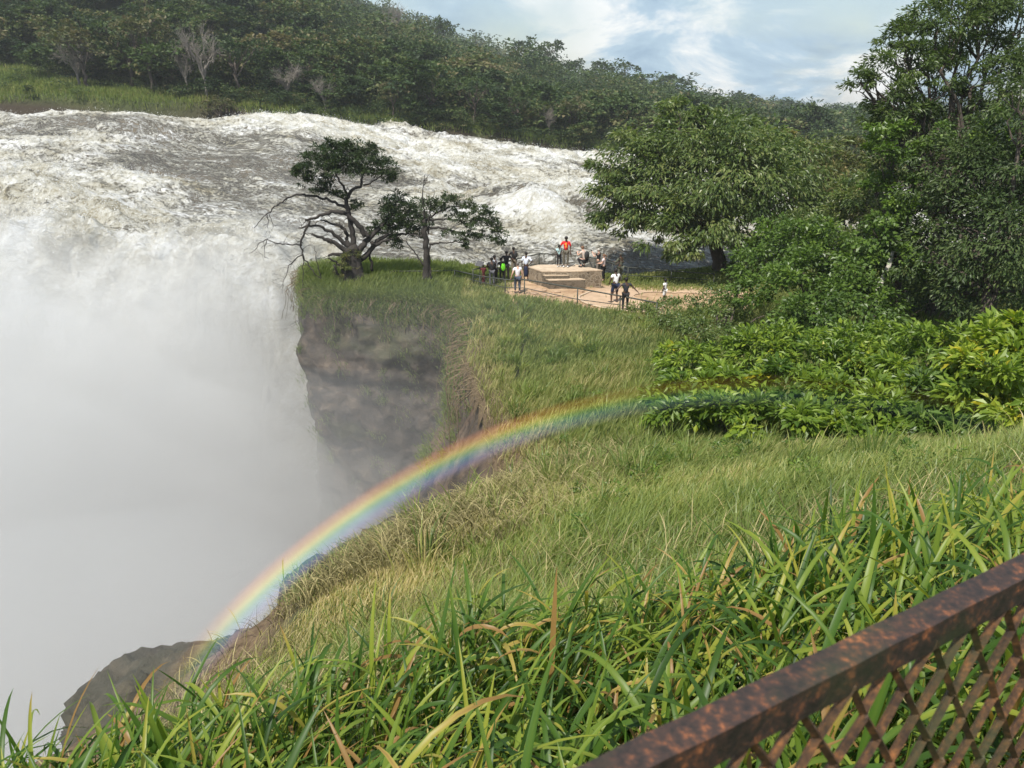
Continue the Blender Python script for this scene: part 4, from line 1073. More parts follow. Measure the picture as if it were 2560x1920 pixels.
print("mid blades", n_)

# taller clumps and weeds scattered over the slope
def f_cl(x, y):
    s = sdist(x, y); return (s < -0.8) & (y + 0.25 * x > 7) & (dirtmask(x, y) < 0.2) & ~((x < -3) & (y < 20))
Cc_ = scatter(700, (-6, 20), (7, 38), f_cl)[:330]
k_ = 34; P = np.repeat(Cc_, k_, 0); n_ = len(P); o2 = RNG.normal(size=(n_, 2)) * np.repeat(0.05 + 0.16 * RNG.random(len(Cc_)), k_)[:, None]
P[:, :2] += o2
V, F, A = ribbon(P, o2 + 0.05 * RNG.normal(size=(n_, 2)) + [0.06, 0], (0.45 + 0.45 * RNG.random(n_)) * np.repeat(0.7 + 0.5 * RNG.random(len(Cc_)), k_), 0.016 + 0.0006 * P[:, 1], 0.4 + 1.0 * RNG.random(n_), np.clip(np.repeat(0.30 + 0.25 * RNG.normal(size=len(Cc_)), k_) + 0.1 * RNG.normal(size=n_), 0.02, 0.95), 4, tipfade=0.2)
tag(mesh_obj("grass_clumps", V, F, LF_GRASS_MID, attrs={"rnd": A}, smooth=False), "taller grass clumps scattered over the slope", "grass", kind="stuff")
parts = []
for c in scatter(300, (-1, 16), (7, 36), f_cl)[:70]:
    r = 0.12 + 0.18 * RNG.random(); parts.append(blob_leaves(c + [0, 0, r * 0.7 + 0.2], [r * 1.3, r * 1.3, r], 110, 0.07, 0.5, base=0.3 + 0.3 * RNG.random(), droop=0.1))
V, F, A = join(parts)
tag(mesh_obj("weeds", V, F, LF_VINE, attrs={"rnd": A}, smooth=False), "low leafy weeds dotted over the grass slope", "weeds", kind="stuff")

# dead straw stems along the rim
def f_straw(x, y):
    s = sdist(x, y)
    return (s > np.where(y < 18, -5.5, -1.6) * RNG.random(len(x)) ** 0.6) & (s < 0.25) & ~((x < -3.7) & (RNG.random(len(x)) < 0.93)) & (y > 9.8) & (y < 38.5) & (RNG.random(len(x)) < np.interp(y, [10, 13, 20, 30, 38], [1, 1, 0.25, 0.05, 0.05]))
P = scatter(110000, (-6, 3), (9.5, 40), f_straw)[:6500]
n_ = len(P); a = RNG.random(n_) * 6.28
P = P + np.array([0, 0, 0.03])
d_ = np.stack([np.cos(a) - 0.4, np.sin(a) - 0.3], 1)
V, F, A = ribbon(P, d_, 0.30 + 0.5 * RNG.random(n_), 0.011 + 0.0004 * P[:, 1], 1.15 + 0.75 * RNG.random(n_), RNG.random(n_), 6)
tag(mesh_obj("straw", V, F, LF_STRAW, attrs={"rnd": A}, smooth=False), "dead straw-coloured stems matted along the edge of the chasm", "dry grass", kind="stuff")

# hanging roots and creepers over the promontory's lip and the inner bay
# plants rooted in the cliff face
PXf, PYf, ZZf = PX.ravel(), PY.ravel(), ZZ.ravel()
wgt = (np.broadcast_to(rim[:, 1][None], SS.shape).ravel() > 29) * np.exp(-DD.ravel() / 4.5) * (0.45 + 0.7 * np.exp(-((np.broadcast_to(rim[:, 0][None], SS.shape).ravel() + 2) / 2.0) ** 2)) * (DD.ravel() > 0.3)
ci = RNG.choice(len(wgt), 260, p=wgt / wgt.sum()); n_ = 260 * 46
idx_ = np.repeat(ci, 46); P = np.stack([PXf, PYf, ZZf], 1)[idx_] + RNG.normal(size=(n_, 3)) * np.repeat(0.10 + 0.22 * RNG.random(260), 46)[:, None]
od = outw[idx_ % nr]
V, F, A = ribbon(P, od + 0.5 * RNG.normal(size=(n_, 2)), 0.22 + 0.35 * RNG.random(n_), 0.035, 0.8 + 1.4 * RNG.random(n_), np.clip(0.22 + 0.15 * RNG.normal(size=n_), 0.02, 0.98), 4)
tag(mesh_obj("cliff_plants", V, F, LF_GRASS_FAR, attrs={"rnd": A}, smooth=False), "tufts of grass and weeds rooted in the cliff face", "plants", kind="stuff")
MAT_ROOT = plain_mat("dry_root", (0.17, 0.13, 0.08), 0.9, 0.4, 2.0)
vb = []
tgt = rim[(rim[:, 1] > 26)]
for k_ in range(190):
    q = tgt[RNG.integers(0, len(tgt))]
    j_ = np.argmin(np.hypot(rim[:, 0] - q[0], rim[:, 1] - q[1])); o2 = outw[j_]
    Lh = 0.5 + 2.2 * RNG.random() ** 2
    t = np.linspace(0, 1, 7)
    st_ = q - o2 * 0.15
    out_ = 0.15 + 0.75 * np.minimum(t * 3, 1) + 0.12 * RNG.normal()
    x = st_[0] + o2[0] * out_ + 0.08 * np.cumsum(RNG.normal(size=7)); y = st_[1] + o2[1] * out_ + 0.08 * np.cumsum(RNG.normal(size=7))
    z = ground_z(st_[:1], st_[1:])[0] + 0.12 - Lh * t ** 1.2
    vb.append((np.stack([x, y, z], 1), 0.009 + 0.010 * RNG.random()))
mb = MB()
for P_, r_ in vb: mb.tube(P_, r_, 3, a=RNG.random(), cap=False)
o = mb.build("hanging_roots", MAT_ROOT); tag(o, "tangled dry creepers hanging over the cliff lip", "creepers", kind="stuff")
# grass tufts draped over the lip of the promontory and the near overhang
n_ = 26000
i_ = RNG.choice(np.where((rim[:, 1] > 37) | ((rim[:, 1] > 10.5) & (rim[:, 1] < 14) & (rim[:, 0] > -3.9)))[0], n_); s_ = -0.8 + 1.15 * RNG.random(n_) ** 1.2
P = np.concatenate([rim[i_] + outw[i_] * s_[:, None] + RNG.normal(size=(n_, 2)) * 0.12, np.zeros((n_, 1))], 1)
gt = ground_z(rim[i_, 0], rim[i_, 1]); P[:, 2] = gt - np.clip(s_, 0, 9) * 3.2 + 0.05 + 0.12 * RNG.normal(size=n_)
V, F, A = ribbon(P, outw[i_] + 0.5 * RNG.normal(size=(n_, 2)), 0.25 + 0.4 * RNG.random(n_), 0.028, 0.9 + 1.3 * RNG.random(n_), np.clip(0.28 + 0.2 * RNG.normal(size=n_), 0.02, 0.98), 4)
tag(mesh_obj("draped_grass", V, F, LF_GRASS_FAR, attrs={"rnd": A}, smooth=False), "grass draped over the lip of the cliff", "grass", kind="stuff")

# ------------------------------------------------------------------ tall broad-bladed grass right in front
def blade_v(P, az, L, w, tilt, bend, rnd, nseg=8, twist=0.0, brown=0.0):
    """arching leaves with a folded midrib; tilt: start angle from vertical; bend: total turn"""
    n = len(P); d = np.stack([np.cos(az), np.sin(az), np.zeros(n)], 1)
    t = np.linspace(0, 1, nseg + 1)
    th = tilt[:, None] + bend[:, None] * t[None] ** 1.25
    st_ = (L / nseg)[:, None]; mid = (th[:, 1:] + th[:, :-1]) / 2
    dx = np.concatenate([np.zeros((n, 1)), np.cumsum(np.sin(mid) * st_, 1)], 1)
    dz = np.concatenate([np.zeros((n, 1)), np.cumsum(np.cos(mid) * st_, 1)], 1)
    C = P[:, None] + d[:, None] * dx[..., None] + np.array([0, 0, 1.0]) * dz[..., None]
    T = d[:, None] * np.sin(th)[..., None] + np.array([0, 0, 1.0]) * np.cos(th)[..., None]
    N = -d[:, None] * np.cos(th)[..., None] + np.array([0, 0, 1.0]) * np.sin(th)[..., None]
    S = np.cross(T, N)
    if not np.isscalar(twist):
        tw = (twist[:, None] * t[None])[..., None]
        S, N = S * np.cos(tw) + N * np.sin(tw), N * np.cos(tw) - S * np.sin(tw)
    prof = np.interp(t, [0, 0.12, 0.4, 0.7, 0.9, 1], [0.45, 0.8, 1.0, 0.78, 0.35, 0.02])
    ww = (w[:, None] * prof[None] * 0.5)[..., None]
    V = np.stack([C - S * ww + N * ww * 0.35, C, C + S * ww + N * ww * 0.35], 2).reshape(-1, 3)
    k = np.arange(n)[:, None, None] * (3 * (nseg + 1)) + np.arange(nseg)[None, :, None] * 3
    F = np.concatenate([(k + np.array([0, 1, 4, 3])).reshape(-1, 4), (k + np.array([1, 2, 5, 4])).reshape(-1, 4)])
    rr = rnd[:, None] + (brown[:, None] * t[None] ** 2 if not np.isscalar(brown) else 0) + np.zeros((n, nseg + 1))
    rr = np.repeat(rr[:, :, None], 3, 2); rr[:, :, 1] += 0.05
    return V, F, np.clip(rr.ravel(), 0.01, 0.99)

def f_near(x, y):
    return (y > 1.5 + 0.0 * x) & (y < 4.2 + 0.45 * np.maximum(x - 0.5, 0) + 0.5 * np.minimum(x + 0.8, 0)) & ((x - 0.084) * 0.33 - (y - 0.57) * 0.6 < -0.35)
x = RNG.uniform(-5, 7, 14000); y = 1.5 + 7 * RNG.random(14000)
P = np.stack([x, y, ground_z(x, y)], 1); u, v, f = proj(P + [0, 0, 0.6])
k_ = f_near(x, y) & (u > -250) & (u < 2800) & (v < 2500) & (sdist(x, y) < -0.3)
P = P[k_][:2000]
x = RNG.uniform(-4.2, -1.2, 1500); y = RNG.uniform(1.8, 3.7, 1500); Pe = np.stack([x, y, ground_z(x, y)], 1)
P = np.vstack([P, Pe[f_near(x, y)][:330]]); ns = len(P)
print("tall plants", ns)
leanx = 0.10 + 0.10 * RNG.normal(size=ns) + 0.18 * sstep(0, 5, P[:, 0]); leany = 0.06 * RNG.normal(size=ns)
H = (0.58 + 0.36 * RNG.random(ns)) * (1 + 0.15 * fbm(P[:, 0], P[:, 1], oct=2, seed=180))
# stems
t = np.linspace(0, 1, 5)
SV, SF, SA = [], [], []
top = P + np.stack([leanx * H, leany * H, H], 1)
C = P[:, None] + (top - P)[:, None] * t[None, :, None] + np.stack([leanx, leany, 0 * H], 1)[:, None] * (t ** 2)[None, :, None] * 0.15 * H[:, None, None]
ang = np.array([0, 2.1, 4.2]); r_ = (0.0050 * (1 - 0.45 * t))[None, :, None, None]
ring = np.stack([np.cos(ang), np.sin(ang), 0 * ang], 1)[None, None]
SV = (C[:, :, None] + ring * r_).reshape(-1, 3)
k = np.arange(ns)[:, None, None, None] * 15 + np.arange(4)[None, :, None, None] * 3; j = np.arange(3)[None, None, :, None]
SF = np.concatenate([k + j, k + (j + 1) % 3, k + 3 + (j + 1) % 3, k + 3 + j], -1).reshape(-1, 4)
srnd = np.clip(0.66 + 0.12 * RNG.normal(size=ns), 0.3, 0.99)
SA = np.repeat(srnd, 15)
nl = 4
idx = np.repeat(np.arange(ns), nl); q = np.tile(np.arange(nl), ns)
tt = np.clip(0.22 + 0.78 * (q + RNG.random(len(q)) * 0.7) / nl, 0, 1)
LP = P[idx] + (top - P)[idx] * tt[:, None] + np.stack([leanx, leany, 0 * H], 1)[idx] * (tt ** 2)[:, None] * 0.15 * H[idx][:, None]
az = RNG.random(len(q)) * 6.28; az = np.where(RNG.random(len(q)) < 0.4, 0.25 + 0.7 * RNG.normal(size=len(q)), az)
L = (0.28 + 0.34 * RNG.random(len(q))) * np.where(tt > 0.8, 1.15, 1.0)
w = 0.015 + 0.019 * RNG.random(len(q))
tilt = np.where(tt > 0.93, 0.04, 0.18) + 0.25 * RNG.random(len(q)); bend = 0.6 + 2.1 * RNG.random(len(q)) ** 1.2; bend = np.where(RNG.random(len(q)) < 0.10, 0.2, bend)
isb = RNG.random(len(q)); low = 1 - tt
rn = np.clip(0.40 + 0.21 * RNG.normal(size=len(q)) + np.where(isb < 0.12 + 0.40 * low, 0.30 + 0.2 * RNG.random(len(q)), 0), 0.02, 0.98)
brown = np.where(RNG.random(len(q)) < 0.10, 0.40, 0.05)
V, F, A = blade_v(LP, az, L, w, tilt, bend, rn, 8, 0.5 * RNG.normal(size=len(q)), brown)
F2 = SF + len(V)
tag(mesh_obj("tall_grass", np.vstack([V, SV]), np.vstack([F, F2]), LF_BLADE, attrs={"rnd": np.concatenate([A, SA])}), "tall broad-bladed grass with yellowing leaves in the foreground", "tall grass", kind="stuff")
# dead litter and old stalks between the plants
x = RNG.uniform(-5, 7, 16000); y = RNG.uniform(0.6, 8.5, 16000)
P = np.stack([x, y, ground_z(x, y) + 0.02 + 0.25 * RNG.random(16000) ** 2], 1); u, v, f = proj(P)
P = P[(u > -200) & (u < 2760) & (v < 2600)][:9000]; n_ = len(P)
V, F, A = ribbon(P, np.stack([RNG.normal(size=n_) + 0.5, RNG.normal(size=n_)], 1), 0.25 + 0.55 * RNG.random(n_), 0.007 + 0.008 * RNG.random(n_), 0.9 + 0.5 * RNG.random(n_), RNG.random(n_) ** 0.8, 4)
tag(mesh_obj("grass_litter", V, F, LF_STRAW, attrs={"rnd": A}, smooth=False), "dead stalks lying between the tall grass plants", "dry grass", kind="stuff")
# small-leaved herbs between the tall grass
parts = []
for (u, v, Y, r) in [(1350, 1500, 3.6, 0.28), (1480, 1440, 4.2, 0.32), (1600, 1560, 3.2, 0.22), (1180, 1640, 3.0, 0.25), (1250, 1800, 2.5, 0.2), (700, 1850, 2.5, 0.2), (1700, 1420, 4.6, 0.3), (450, 1880, 2.4, 0.18), (980, 1560, 3.6, 0.22)]:
    c = W(u, v, Y); c[2] = ground_z(c[:1], c[1:2])[0] + r * 0.9
    parts.append(blob_leaves(c, [r * 1.2, r * 1.2, r], 700, 0.05, 0.42, base=0.35, droop=0.0))
V, F, A = join(parts)
tag(mesh_obj("herbs", V, F, LF_BUSH, attrs={"rnd": A}, smooth=False), "small-leaved green herbs growing among the tall grass", "herbs", kind="stuff")
# short log in the slope grass
f_ = [WG(1294, 958, 0.0), WG(1335, 963, 0.0)]
for q in f_: q[2] = ground_z(q[:1], q[1:2])[0] + 0.12
mb = MB(); mb.tube(np.linspace(f_[0], f_[1], 5), [0.04, 0.05, 0.05, 0.045, 0.03], 7); o = mb.build("log", MAT_BARK); tag(o, "short dark log lying in the grass slope above the rainbow", "log")

# ------------------------------------------------------------------ the two trees on the promontory, branches measured from the picture
def C2(x, y, Y): return W(600 + x / 3.16, 300 + y / 3.16, Y)
def branch(mb, pts, r0, r1, Y0, Y1, twigs=0, tl=0.5, rng=RNG, wob=0.03):
    m_ = len(pts); Ys = np.linspace(Y0, Y1, m_)
    P = np.array([C2(px, py, Y) for (px, py), Y in zip(pts, Ys)])
    d = np.concatenate([[0], np.cumsum(np.linalg.norm(np.diff(P, axis=0), axis=1))])
    s = np.linspace(0, d[-1], max(4, int(d[-1] / 0.18) + 2))
    Q = np.stack([np.interp(s, d, P[:, k]) for k in range(3)], 1)
    for _ in range(2): Q[1:-1] = (Q[:-2] + 2 * Q[1:-1] + Q[2:]) / 4
    w = rng.normal(size=Q.shape) * wob; w[0] = 0; Q = Q + w
    R_ = 1.25 * (r0 + (r1 - r0) * (s / s[-1]))
    mb.tube(Q, R_, 7 if r0 > 0.05 else 5)
    for k in range(twigs):
        i = rng.integers(len(Q) // 4, len(Q)); dr = unit(rng.normal(size=3) * np.array([1, 0.8, 0.8]) + np.array([-0.3, 0, -0.15]))
        L = tl * (0.4 + 0.8 * rng.random()); n = 6
        T = Q[i] + dr * np.linspace(0, L, n)[:, None] + np.cumsum(rng.normal(size=(n, 3)) * L * 0.06, 0) + np.array([0, 0, -0.12 * L]) * (np.linspace(0, 1, n) ** 2)[:, None]
        mb.tube(T, np.linspace(max(0.006, R_[i] * 0.35), 0.004, n), 4, cap=False)
        for k2 in range(3):
            j = rng.integers(2, n); dr2 = unit(dr + rng.normal(size=3) * 0.7); T2 = T[j] + dr2 * np.linspace(0, L * 0.45, 4)[:, None]
            mb.tube(T2, np.linspace(0.006, 0.003, 4), 3, cap=False)
    return Q

MAT_BARK_BLACK = plain_mat("bark_wet", (0.036, 0.031, 0.027), 0.85, 0.4, 12, bump=0.6)
YT = 44.0
bz = C2(890, 1240, YT)
root = empty("cliff_tree", tuple(bz), "old spreading tree with many bare branches on the corner of the cliff", "tree")
mb = MB()
B = lambda pts, r0, r1, y0=0.0, y1=0.0, tw=0, tl=0.6: branch(mb, pts, r0, r1, YT + y0, YT + y1, tw, tl)
B([(885, 1290), (890, 1200), (880, 1100), (870, 1010)], 0.52, 0.36)
B([(850, 1290), (850, 1180), (845, 1090)], 0.34, 0.25, 0.2, 0.1); B([(930, 1290), (925, 1180), (905, 1080)], 0.34, 0.25, -0.2, 0)
B([(880, 1050), (900, 960), (880, 860), (868, 780), (850, 700), (838, 620)], 0.15, 0.09)                                   # central stem
B([(838, 625), (870, 560), (930, 530), (968, 520), (972, 470), (960, 420), (990, 350)], 0.09, 0.03, 0, 0.6, 6, 0.5)
B([(838, 620), (860, 570), (810, 520), (775, 460), (740, 400), (700, 330)], 0.07, 0.02, 0, -0.5, 6, 0.5)
B([(975, 515), (1050, 490), (1120, 440), (1180, 380)], 0.04, 0.012, 0.3, 0.8, 6, 0.4)
B([(836, 630), (760, 590), (690, 560), (620, 520), (520, 470)], 0.05, 0.014, 0, -0.8, 8, 0.4)
B([(848, 700), (760, 650), (640, 610), (540, 595), (440, 585), (370, 630), (290, 670), (230, 730), (160, 790), (112, 850)], 0.07, 0.014, 0, -1.2, 12, 0.5)  # long left arm
B([(215, 745), (225, 800), (215, 860)], 0.022, 0.008, -1.2, -1.2, 8, 0.35); B([(230, 740), (255, 800), (262, 850)], 0.018, 0.006, -1.1, -1.0, 6, 0.3)
B([(990, 920), (940, 830), (880, 770), (820, 730), (740, 720), (640, 760), (560, 790), (510, 780)], 0.13, 0.05, 0, -0.8, 10, 0.6)
B([(550, 795), (520, 870), (490, 930), (480, 1000), (500, 1080), (560, 1170), (640, 1270)], 0.055, 0.018, -0.8, -1.0, 16, 0.7)
B([(490, 990), (420, 985), (340, 980), (265, 975), (215, 930), (150, 985), (95, 1045)], 0.035, 0.010, -0.9, -1.5, 18, 0.6)
B([(215, 935), (190, 1000), (195, 1090)], 0.018, 0.006, -1.3, -1.4, 6, 0.35)
B([(500, 1060), (440, 1100), (380, 1160), (330, 1330)], 0.03, 0.008, -0.9, -1.4, 14, 0.6)
B([(490, 1040), (500, 1200), (495, 1330), (488, 1480), (490, 1640)], 0.022, 0.010, -1.0, -1.6, 10, 0.5)
B([(870, 1010), (800, 960), (740, 900), (680, 860), (600, 830), (460, 850)], 0.11, 0.03, 0.1, -0.6, 10, 0.5)
B([(860, 1050), (790, 1000), (700, 950), (640, 930), (570, 900)], 0.13, 0.05, -0.2, -0.8, 8, 0.5)
B([(860, 1010), (850, 930), (830, 860), (760, 830), (690, 800), (640, 790)], 0.12, 0.03, 0.3, 0.4, 6, 0.5)
B([(830, 1100), (770, 1050), (710, 1055), (690, 1080)], 0.11, 0.05, -0.3, -0.7, 5, 0.5)
B([(820, 1180), (760, 1120), (700, 1090)], 0.08, 0.03, -0.3, -0.8, 6, 0.5)
B([(800, 1260), (770, 1200), (740, 1150)], 0.07, 0.04, -0.5, -0.9, 4, 0.5)
B([(650, 1290), (620, 1180), (600, 1080), (590, 1000)], 0.03, 0.008, -0.8, -0.9, 3, 0.4)
B([(905, 1080), (960, 1000), (1020, 930), (1090, 860), (1160, 800), (1220, 720), (1230, 640)], 0.17, 0.04, 0, 1.0, 8, 0.5)  # right arm
B([(940, 1110), (1010, 1060), (1060, 1000), (1080, 950), (1180, 905), (1300, 900), (1400, 900)], 0.14, 0.03, 0.2, 1.0, 6, 0.5)
B([(1040, 960), (1060, 1010), (1090, 980), (1180, 940), (1260, 930)], 0.10, 0.03, 0.1, 0.6, 5, 0.4)
B([(1020, 930), (940, 840), (900, 800), (860, 760)], 0.09, 0.06, 0, 0, 2, 0.4)
B([(1045, 1190), (1035, 1110), (1020, 1060)], 0.07, 0.05, 0.6, 0.4)
B([(1120, 850), (1180, 820), (1280, 760), (1350, 700)], 0.06, 0.02, 0.5, 0.9, 6, 0.4)
mb.build("trunk", MAT_BARK_BLACK, root)
def crown_px(items, leaf, n_m3, seed, base=0.35, droop=0.15):
    rng = np.random.default_rng(seed); parts = []
    for (px, py, rx_, rz_, dy) in items:
        c = C2(px, py, YT + dy); k = 1 / 3.16 * np.linalg.norm(c - CAM) / FPX
        r = 1.12 * np.array([rx_ * k, (rx_ + rz_) * 0.5 * k, rz_ * k])
        parts.append(blob_leaves(c, r, int(2.2 * n_m3 * r[0] * r[2]) + 120, leaf, 0.42, sub=max(16, int(46 * r[0] * r[2])), droop=droop, rng=rng, base=base, var=0.35, shell=0.3, up=0.8))
    return join(parts)
LF_HERO = leaf_mat("foliage_cliff_tree", [(0.0, (0.018, 0.034, 0.012)), (0.5, (0.036, 0.062, 0.018)), (1.0, (0.08, 0.10, 0.03))], 0.45, 0.22, 0.4)
V, F, A = crown_px([(730, 270, 130, 75, 0), (860, 280, 150, 85, 0.6), (1000, 310, 130, 85, 0.8), (620, 350, 120, 80, -0.3), (760, 370, 130, 75, -0.6), (900, 380, 130, 70, 0.2), (1050, 380, 110, 75, 0.5),
                    (1140, 400, 90, 65, 0.7), (1190, 450, 60, 50, 0.8), (520, 400, 90, 55, -0.5), (460, 420, 50, 40, -0.7), (560, 470, 70, 50, -0.4), (700, 470, 60, 45, 0.2), (690, 550, 50, 40, -0.2), (770, 590, 50, 30, -0.3),
                    (930, 680, 60, 35, 0.3), (700, 200, 50, 35, 0), (850, 210, 55, 35, 0.3), (1030, 230, 50, 35, 0.6), (600, 560, 35, 25, -0.5)], 0.17, 640, 71)
part("crown", V, F, LF_HERO, root, smooth=False, attrs={"rnd": A})
V, F, A = crown_px([(1210, 660, 85, 75, 1.0), (1150, 740, 90, 70, 0.8), (1280, 740, 100, 80, 1.0), (1120, 830, 80, 50, 0.7), (1230, 850, 110, 70, 0.9), (1350, 830, 90, 70, 1.1), (1060, 880, 45, 30, 0.6), (1370, 720, 60, 55, 1.2),
                    (1210, 940, 50, 40, 0.8), (1240, 990, 30, 30, 0.8), (1400, 900, 60, 40, 1.1)], 0.17, 640, 72)
part("crown", V, F, LF_HERO, root, smooth=False, attrs={"rnd": A})
# ivy and grass climbing the bole
parts = [blob_leaves(C2(880, 1130, YT - 0.3), [0.55, 0.5, 0.75], 1300, 0.10, 0.6, base=0.6, rng=np.random.default_rng(5)), blob_leaves(C2(860, 1230, YT - 0.4), [0.8, 0.6, 0.5], 900, 0.10, 0.6, base=0.6, rng=np.random.default_rng(6))]
V, F, A = join(parts); part("creeper", V, F, LF_OLIVE, root, smooth=False, attrs={"rnd": A})

YT = 43.6
root = empty("slender_tree", tuple(C2(1475, 1245, YT)), "slender tree with a flat one-sided crown right of the old cliff tree", "tree")
mb = MB()
B = lambda pts, r0, r1, y0=0.0, y1=0.0, tw=0, tl=0.5: branch(mb, pts, r0, r1, YT + y0, YT + y1, tw, tl)
B([(1475, 1290), (1480, 1180), (1475, 1060), (1470, 960), (1462, 850), (1455, 780)], 0.16, 0.12)
B([(1445, 1280), (1450, 1200), (1478, 1110)], 0.09, 0.06); B([(1500, 1270), (1500, 1170), (1495, 1060), (1500, 980)], 0.07, 0.04)
B([(1470, 860), (1452, 720), (1440, 600), (1450, 500), (1462, 430)], 0.05, 0.012, 0, 0, 2, 0.3); B([(1450, 520), (1475, 440), (1500, 428)], 0.018, 0.008, 0, 0)
B([(1490, 900), (1495, 780), (1510, 650), (1530, 560)], 0.045, 0.010, 0, 0, 2, 0.3)
B([(1500, 855), (1600, 850), (1700, 880), (1800, 900)], 0.06, 0.02, 0, 0.3, 8); B([(1500, 790), (1560, 790), (1680, 780), (1790, 800), (1880, 790)], 0.05, 0.015, 0, 0.2, 8)
B([(1495, 980), (1600, 970), (1700, 965), (1800, 960)], 0.05, 0.015, 0, -0.2, 6); B([(1460, 800), (1560, 730), (1650, 690), (1760, 680)], 0.05, 0.015, 0, 0.4, 8)
B([(1460, 930), (1400, 910), (1320, 905)], 0.04, 0.02, 0, 0.2, 3); B([(1450, 1150), (1400, 1070), (1340, 1000), (1280, 930)], 0.04, 0.02, 0.1, 0.5, 3)
B([(1800, 900), (1900, 900), (2000, 930), (2060, 960)], 0.025, 0.01, 0.3, 0.3, 6); B([(1880, 790), (1960, 830), (2030, 880)], 0.02, 0.01, 0.2, 0.2, 5)
mb.build("trunk", MAT_BARK_BLACK, root)
V, F, A = crown_px([(1600, 640, 90, 45, 0.2), (1690, 670, 90, 55, 0.4), (1790, 690, 90, 50, 0.3), (1890, 720, 80, 50, 0.2), (1960, 770, 75, 55, 0.2), (2010, 840, 65, 55, 0.3), (2055, 910, 45, 50, 0.3), (2060, 970, 30, 30, 0.3),
                    (1900, 830, 90, 60, 0.1), (1800, 790, 90, 50, 0), (1700, 770, 80, 45, 0.1), (1950, 920, 70, 45, 0.2), (1840, 930, 80, 40, -0.1), (1740, 940, 60, 35, -0.2), (1480, 700, 60, 60, 0.2), (1550, 700, 50, 40, 0.2), (1650, 890, 50, 25, 0), (1780, 1000, 20, 20, -0.1),
                    (1420, 650, 50, 40, 0.4), (1470, 800, 55, 40, 0.2)], 0.15, 560, 73, base=0.5)
part("crown", V, F, LF_HERO, root, smooth=False, attrs={"rnd": A})

# ------------------------------------------------------------------ the viewpoint: platform, path, fences, sign
def gz1(x, y): return float(ground_z(np.array([x]), np.array([y]))[0])
def foot(u, v):
    z = 0.0
    for _ in range(6):
        P = WG(u, v, z); z = gz1(P[0], P[1])
    P[2] = z; return P

MAT_CONC = plain_mat("worn_concrete", (0.42, 0.33, 0.235), 0.9, 0.22, 3.0, bump=0.5)
MAT_PATH = plain_mat("earth_path", (0.40, 0.285, 0.19), 0.95, 0.20, 1.2, bump=0.4)
MAT_KERB = plain_mat("path_kerb", (0.46, 0.36, 0.26), 0.95, 0.2, 4.0, bump=0.4)
m, n, l, out = new_mat("rubble_wall")
tc = n.new('ShaderNodeTexCoord')
vo = n.new('ShaderNodeTexVoronoi'); vo.inputs['Scale'].default_value = 5.0; l.new(tc.outputs['Object'], vo.inputs['Vector'])
ve = n.new('ShaderNodeTexVoronoi'); ve.feature = 'DISTANCE_TO_EDGE'; ve.inputs['Scale'].default_value = 5.0; l.new(tc.outputs['Object'], ve.inputs['Vector'])
rs = ramp(n, [(0.0, (0.08, 0.062, 0.04)), (0.5, (0.16, 0.125, 0.085)), (1.0, (0.25, 0.20, 0.14))]); l.new(vo.outputs['Color'], rs.inputs[0])
re_ = ramp(n, [(0.02, (1, 1, 1)), (0.07, (0, 0, 0))]); l.new(ve.outputs['Distance'], re_.inputs[0])
mx = n.new('ShaderNodeMixRGB'); l.new(re_.outputs[0], mx.inputs[0]); l.new(rs.outputs[0], mx.inputs[1]); mx.inputs[2].default_value = (0.28, 0.235, 0.175, 1)
p = n.new('ShaderNodeBsdfPrincipled'); p.inputs['Roughness'].default_value = 0.9; l.new(mx.outputs[0], p.inputs['Base Color'])
b_ = n.new('ShaderNodeBump'); b_.inputs['Strength'].default_value = 0.8; b_.inputs['Distance'].default_value = 0.04; l.new(ve.outputs['Distance'], b_.inputs['Height']); l.new(b_.outputs[0], p.inputs['Normal'])
l.new(p.outputs[0], out.inputs[0]); MAT_RUBBLE = m
m2_ = m.copy(); m2_.name = "dark_rubble_wall"
for nd_ in m2_.node_tree.nodes:
    if nd_.type == 'VALTORGB' and len(nd_.color_ramp.elements) == 3:
        for e_, c_ in zip(nd_.color_ramp.elements, [(0.055, 0.045, 0.03, 1), (0.10, 0.08, 0.055, 1), (0.15, 0.12, 0.085, 1)]): e_.color = c_
    if nd_.type == 'MIX_RGB': nd_.inputs[2].default_value = (0.14, 0.11, 0.08, 1)
MAT_RUBBLE_D = m2_

def prism(mb, poly, z0, z1, side=True, topf=True, inset=0.0):
    P = np.asarray(poly, float); n_ = len(P)
    if inset: P = P.mean(0) + (P - P.mean(0)) * (1 - inset)
    V = np.vstack([np.c_[P, np.full(n_, z0)], np.c_[P, np.full(n_, z1)], [[*P.mean(0), z1]]])
    k = np.arange(n_); Q = np.stack([k, (k + 1) % n_, (k + 1) % n_ + n_, k + n_], 1)
    T = np.stack([k + n_, (k + 1) % n_ + n_, np.full(n_, 2 * n_)], 1)
    return mb.add(V, Q, T)

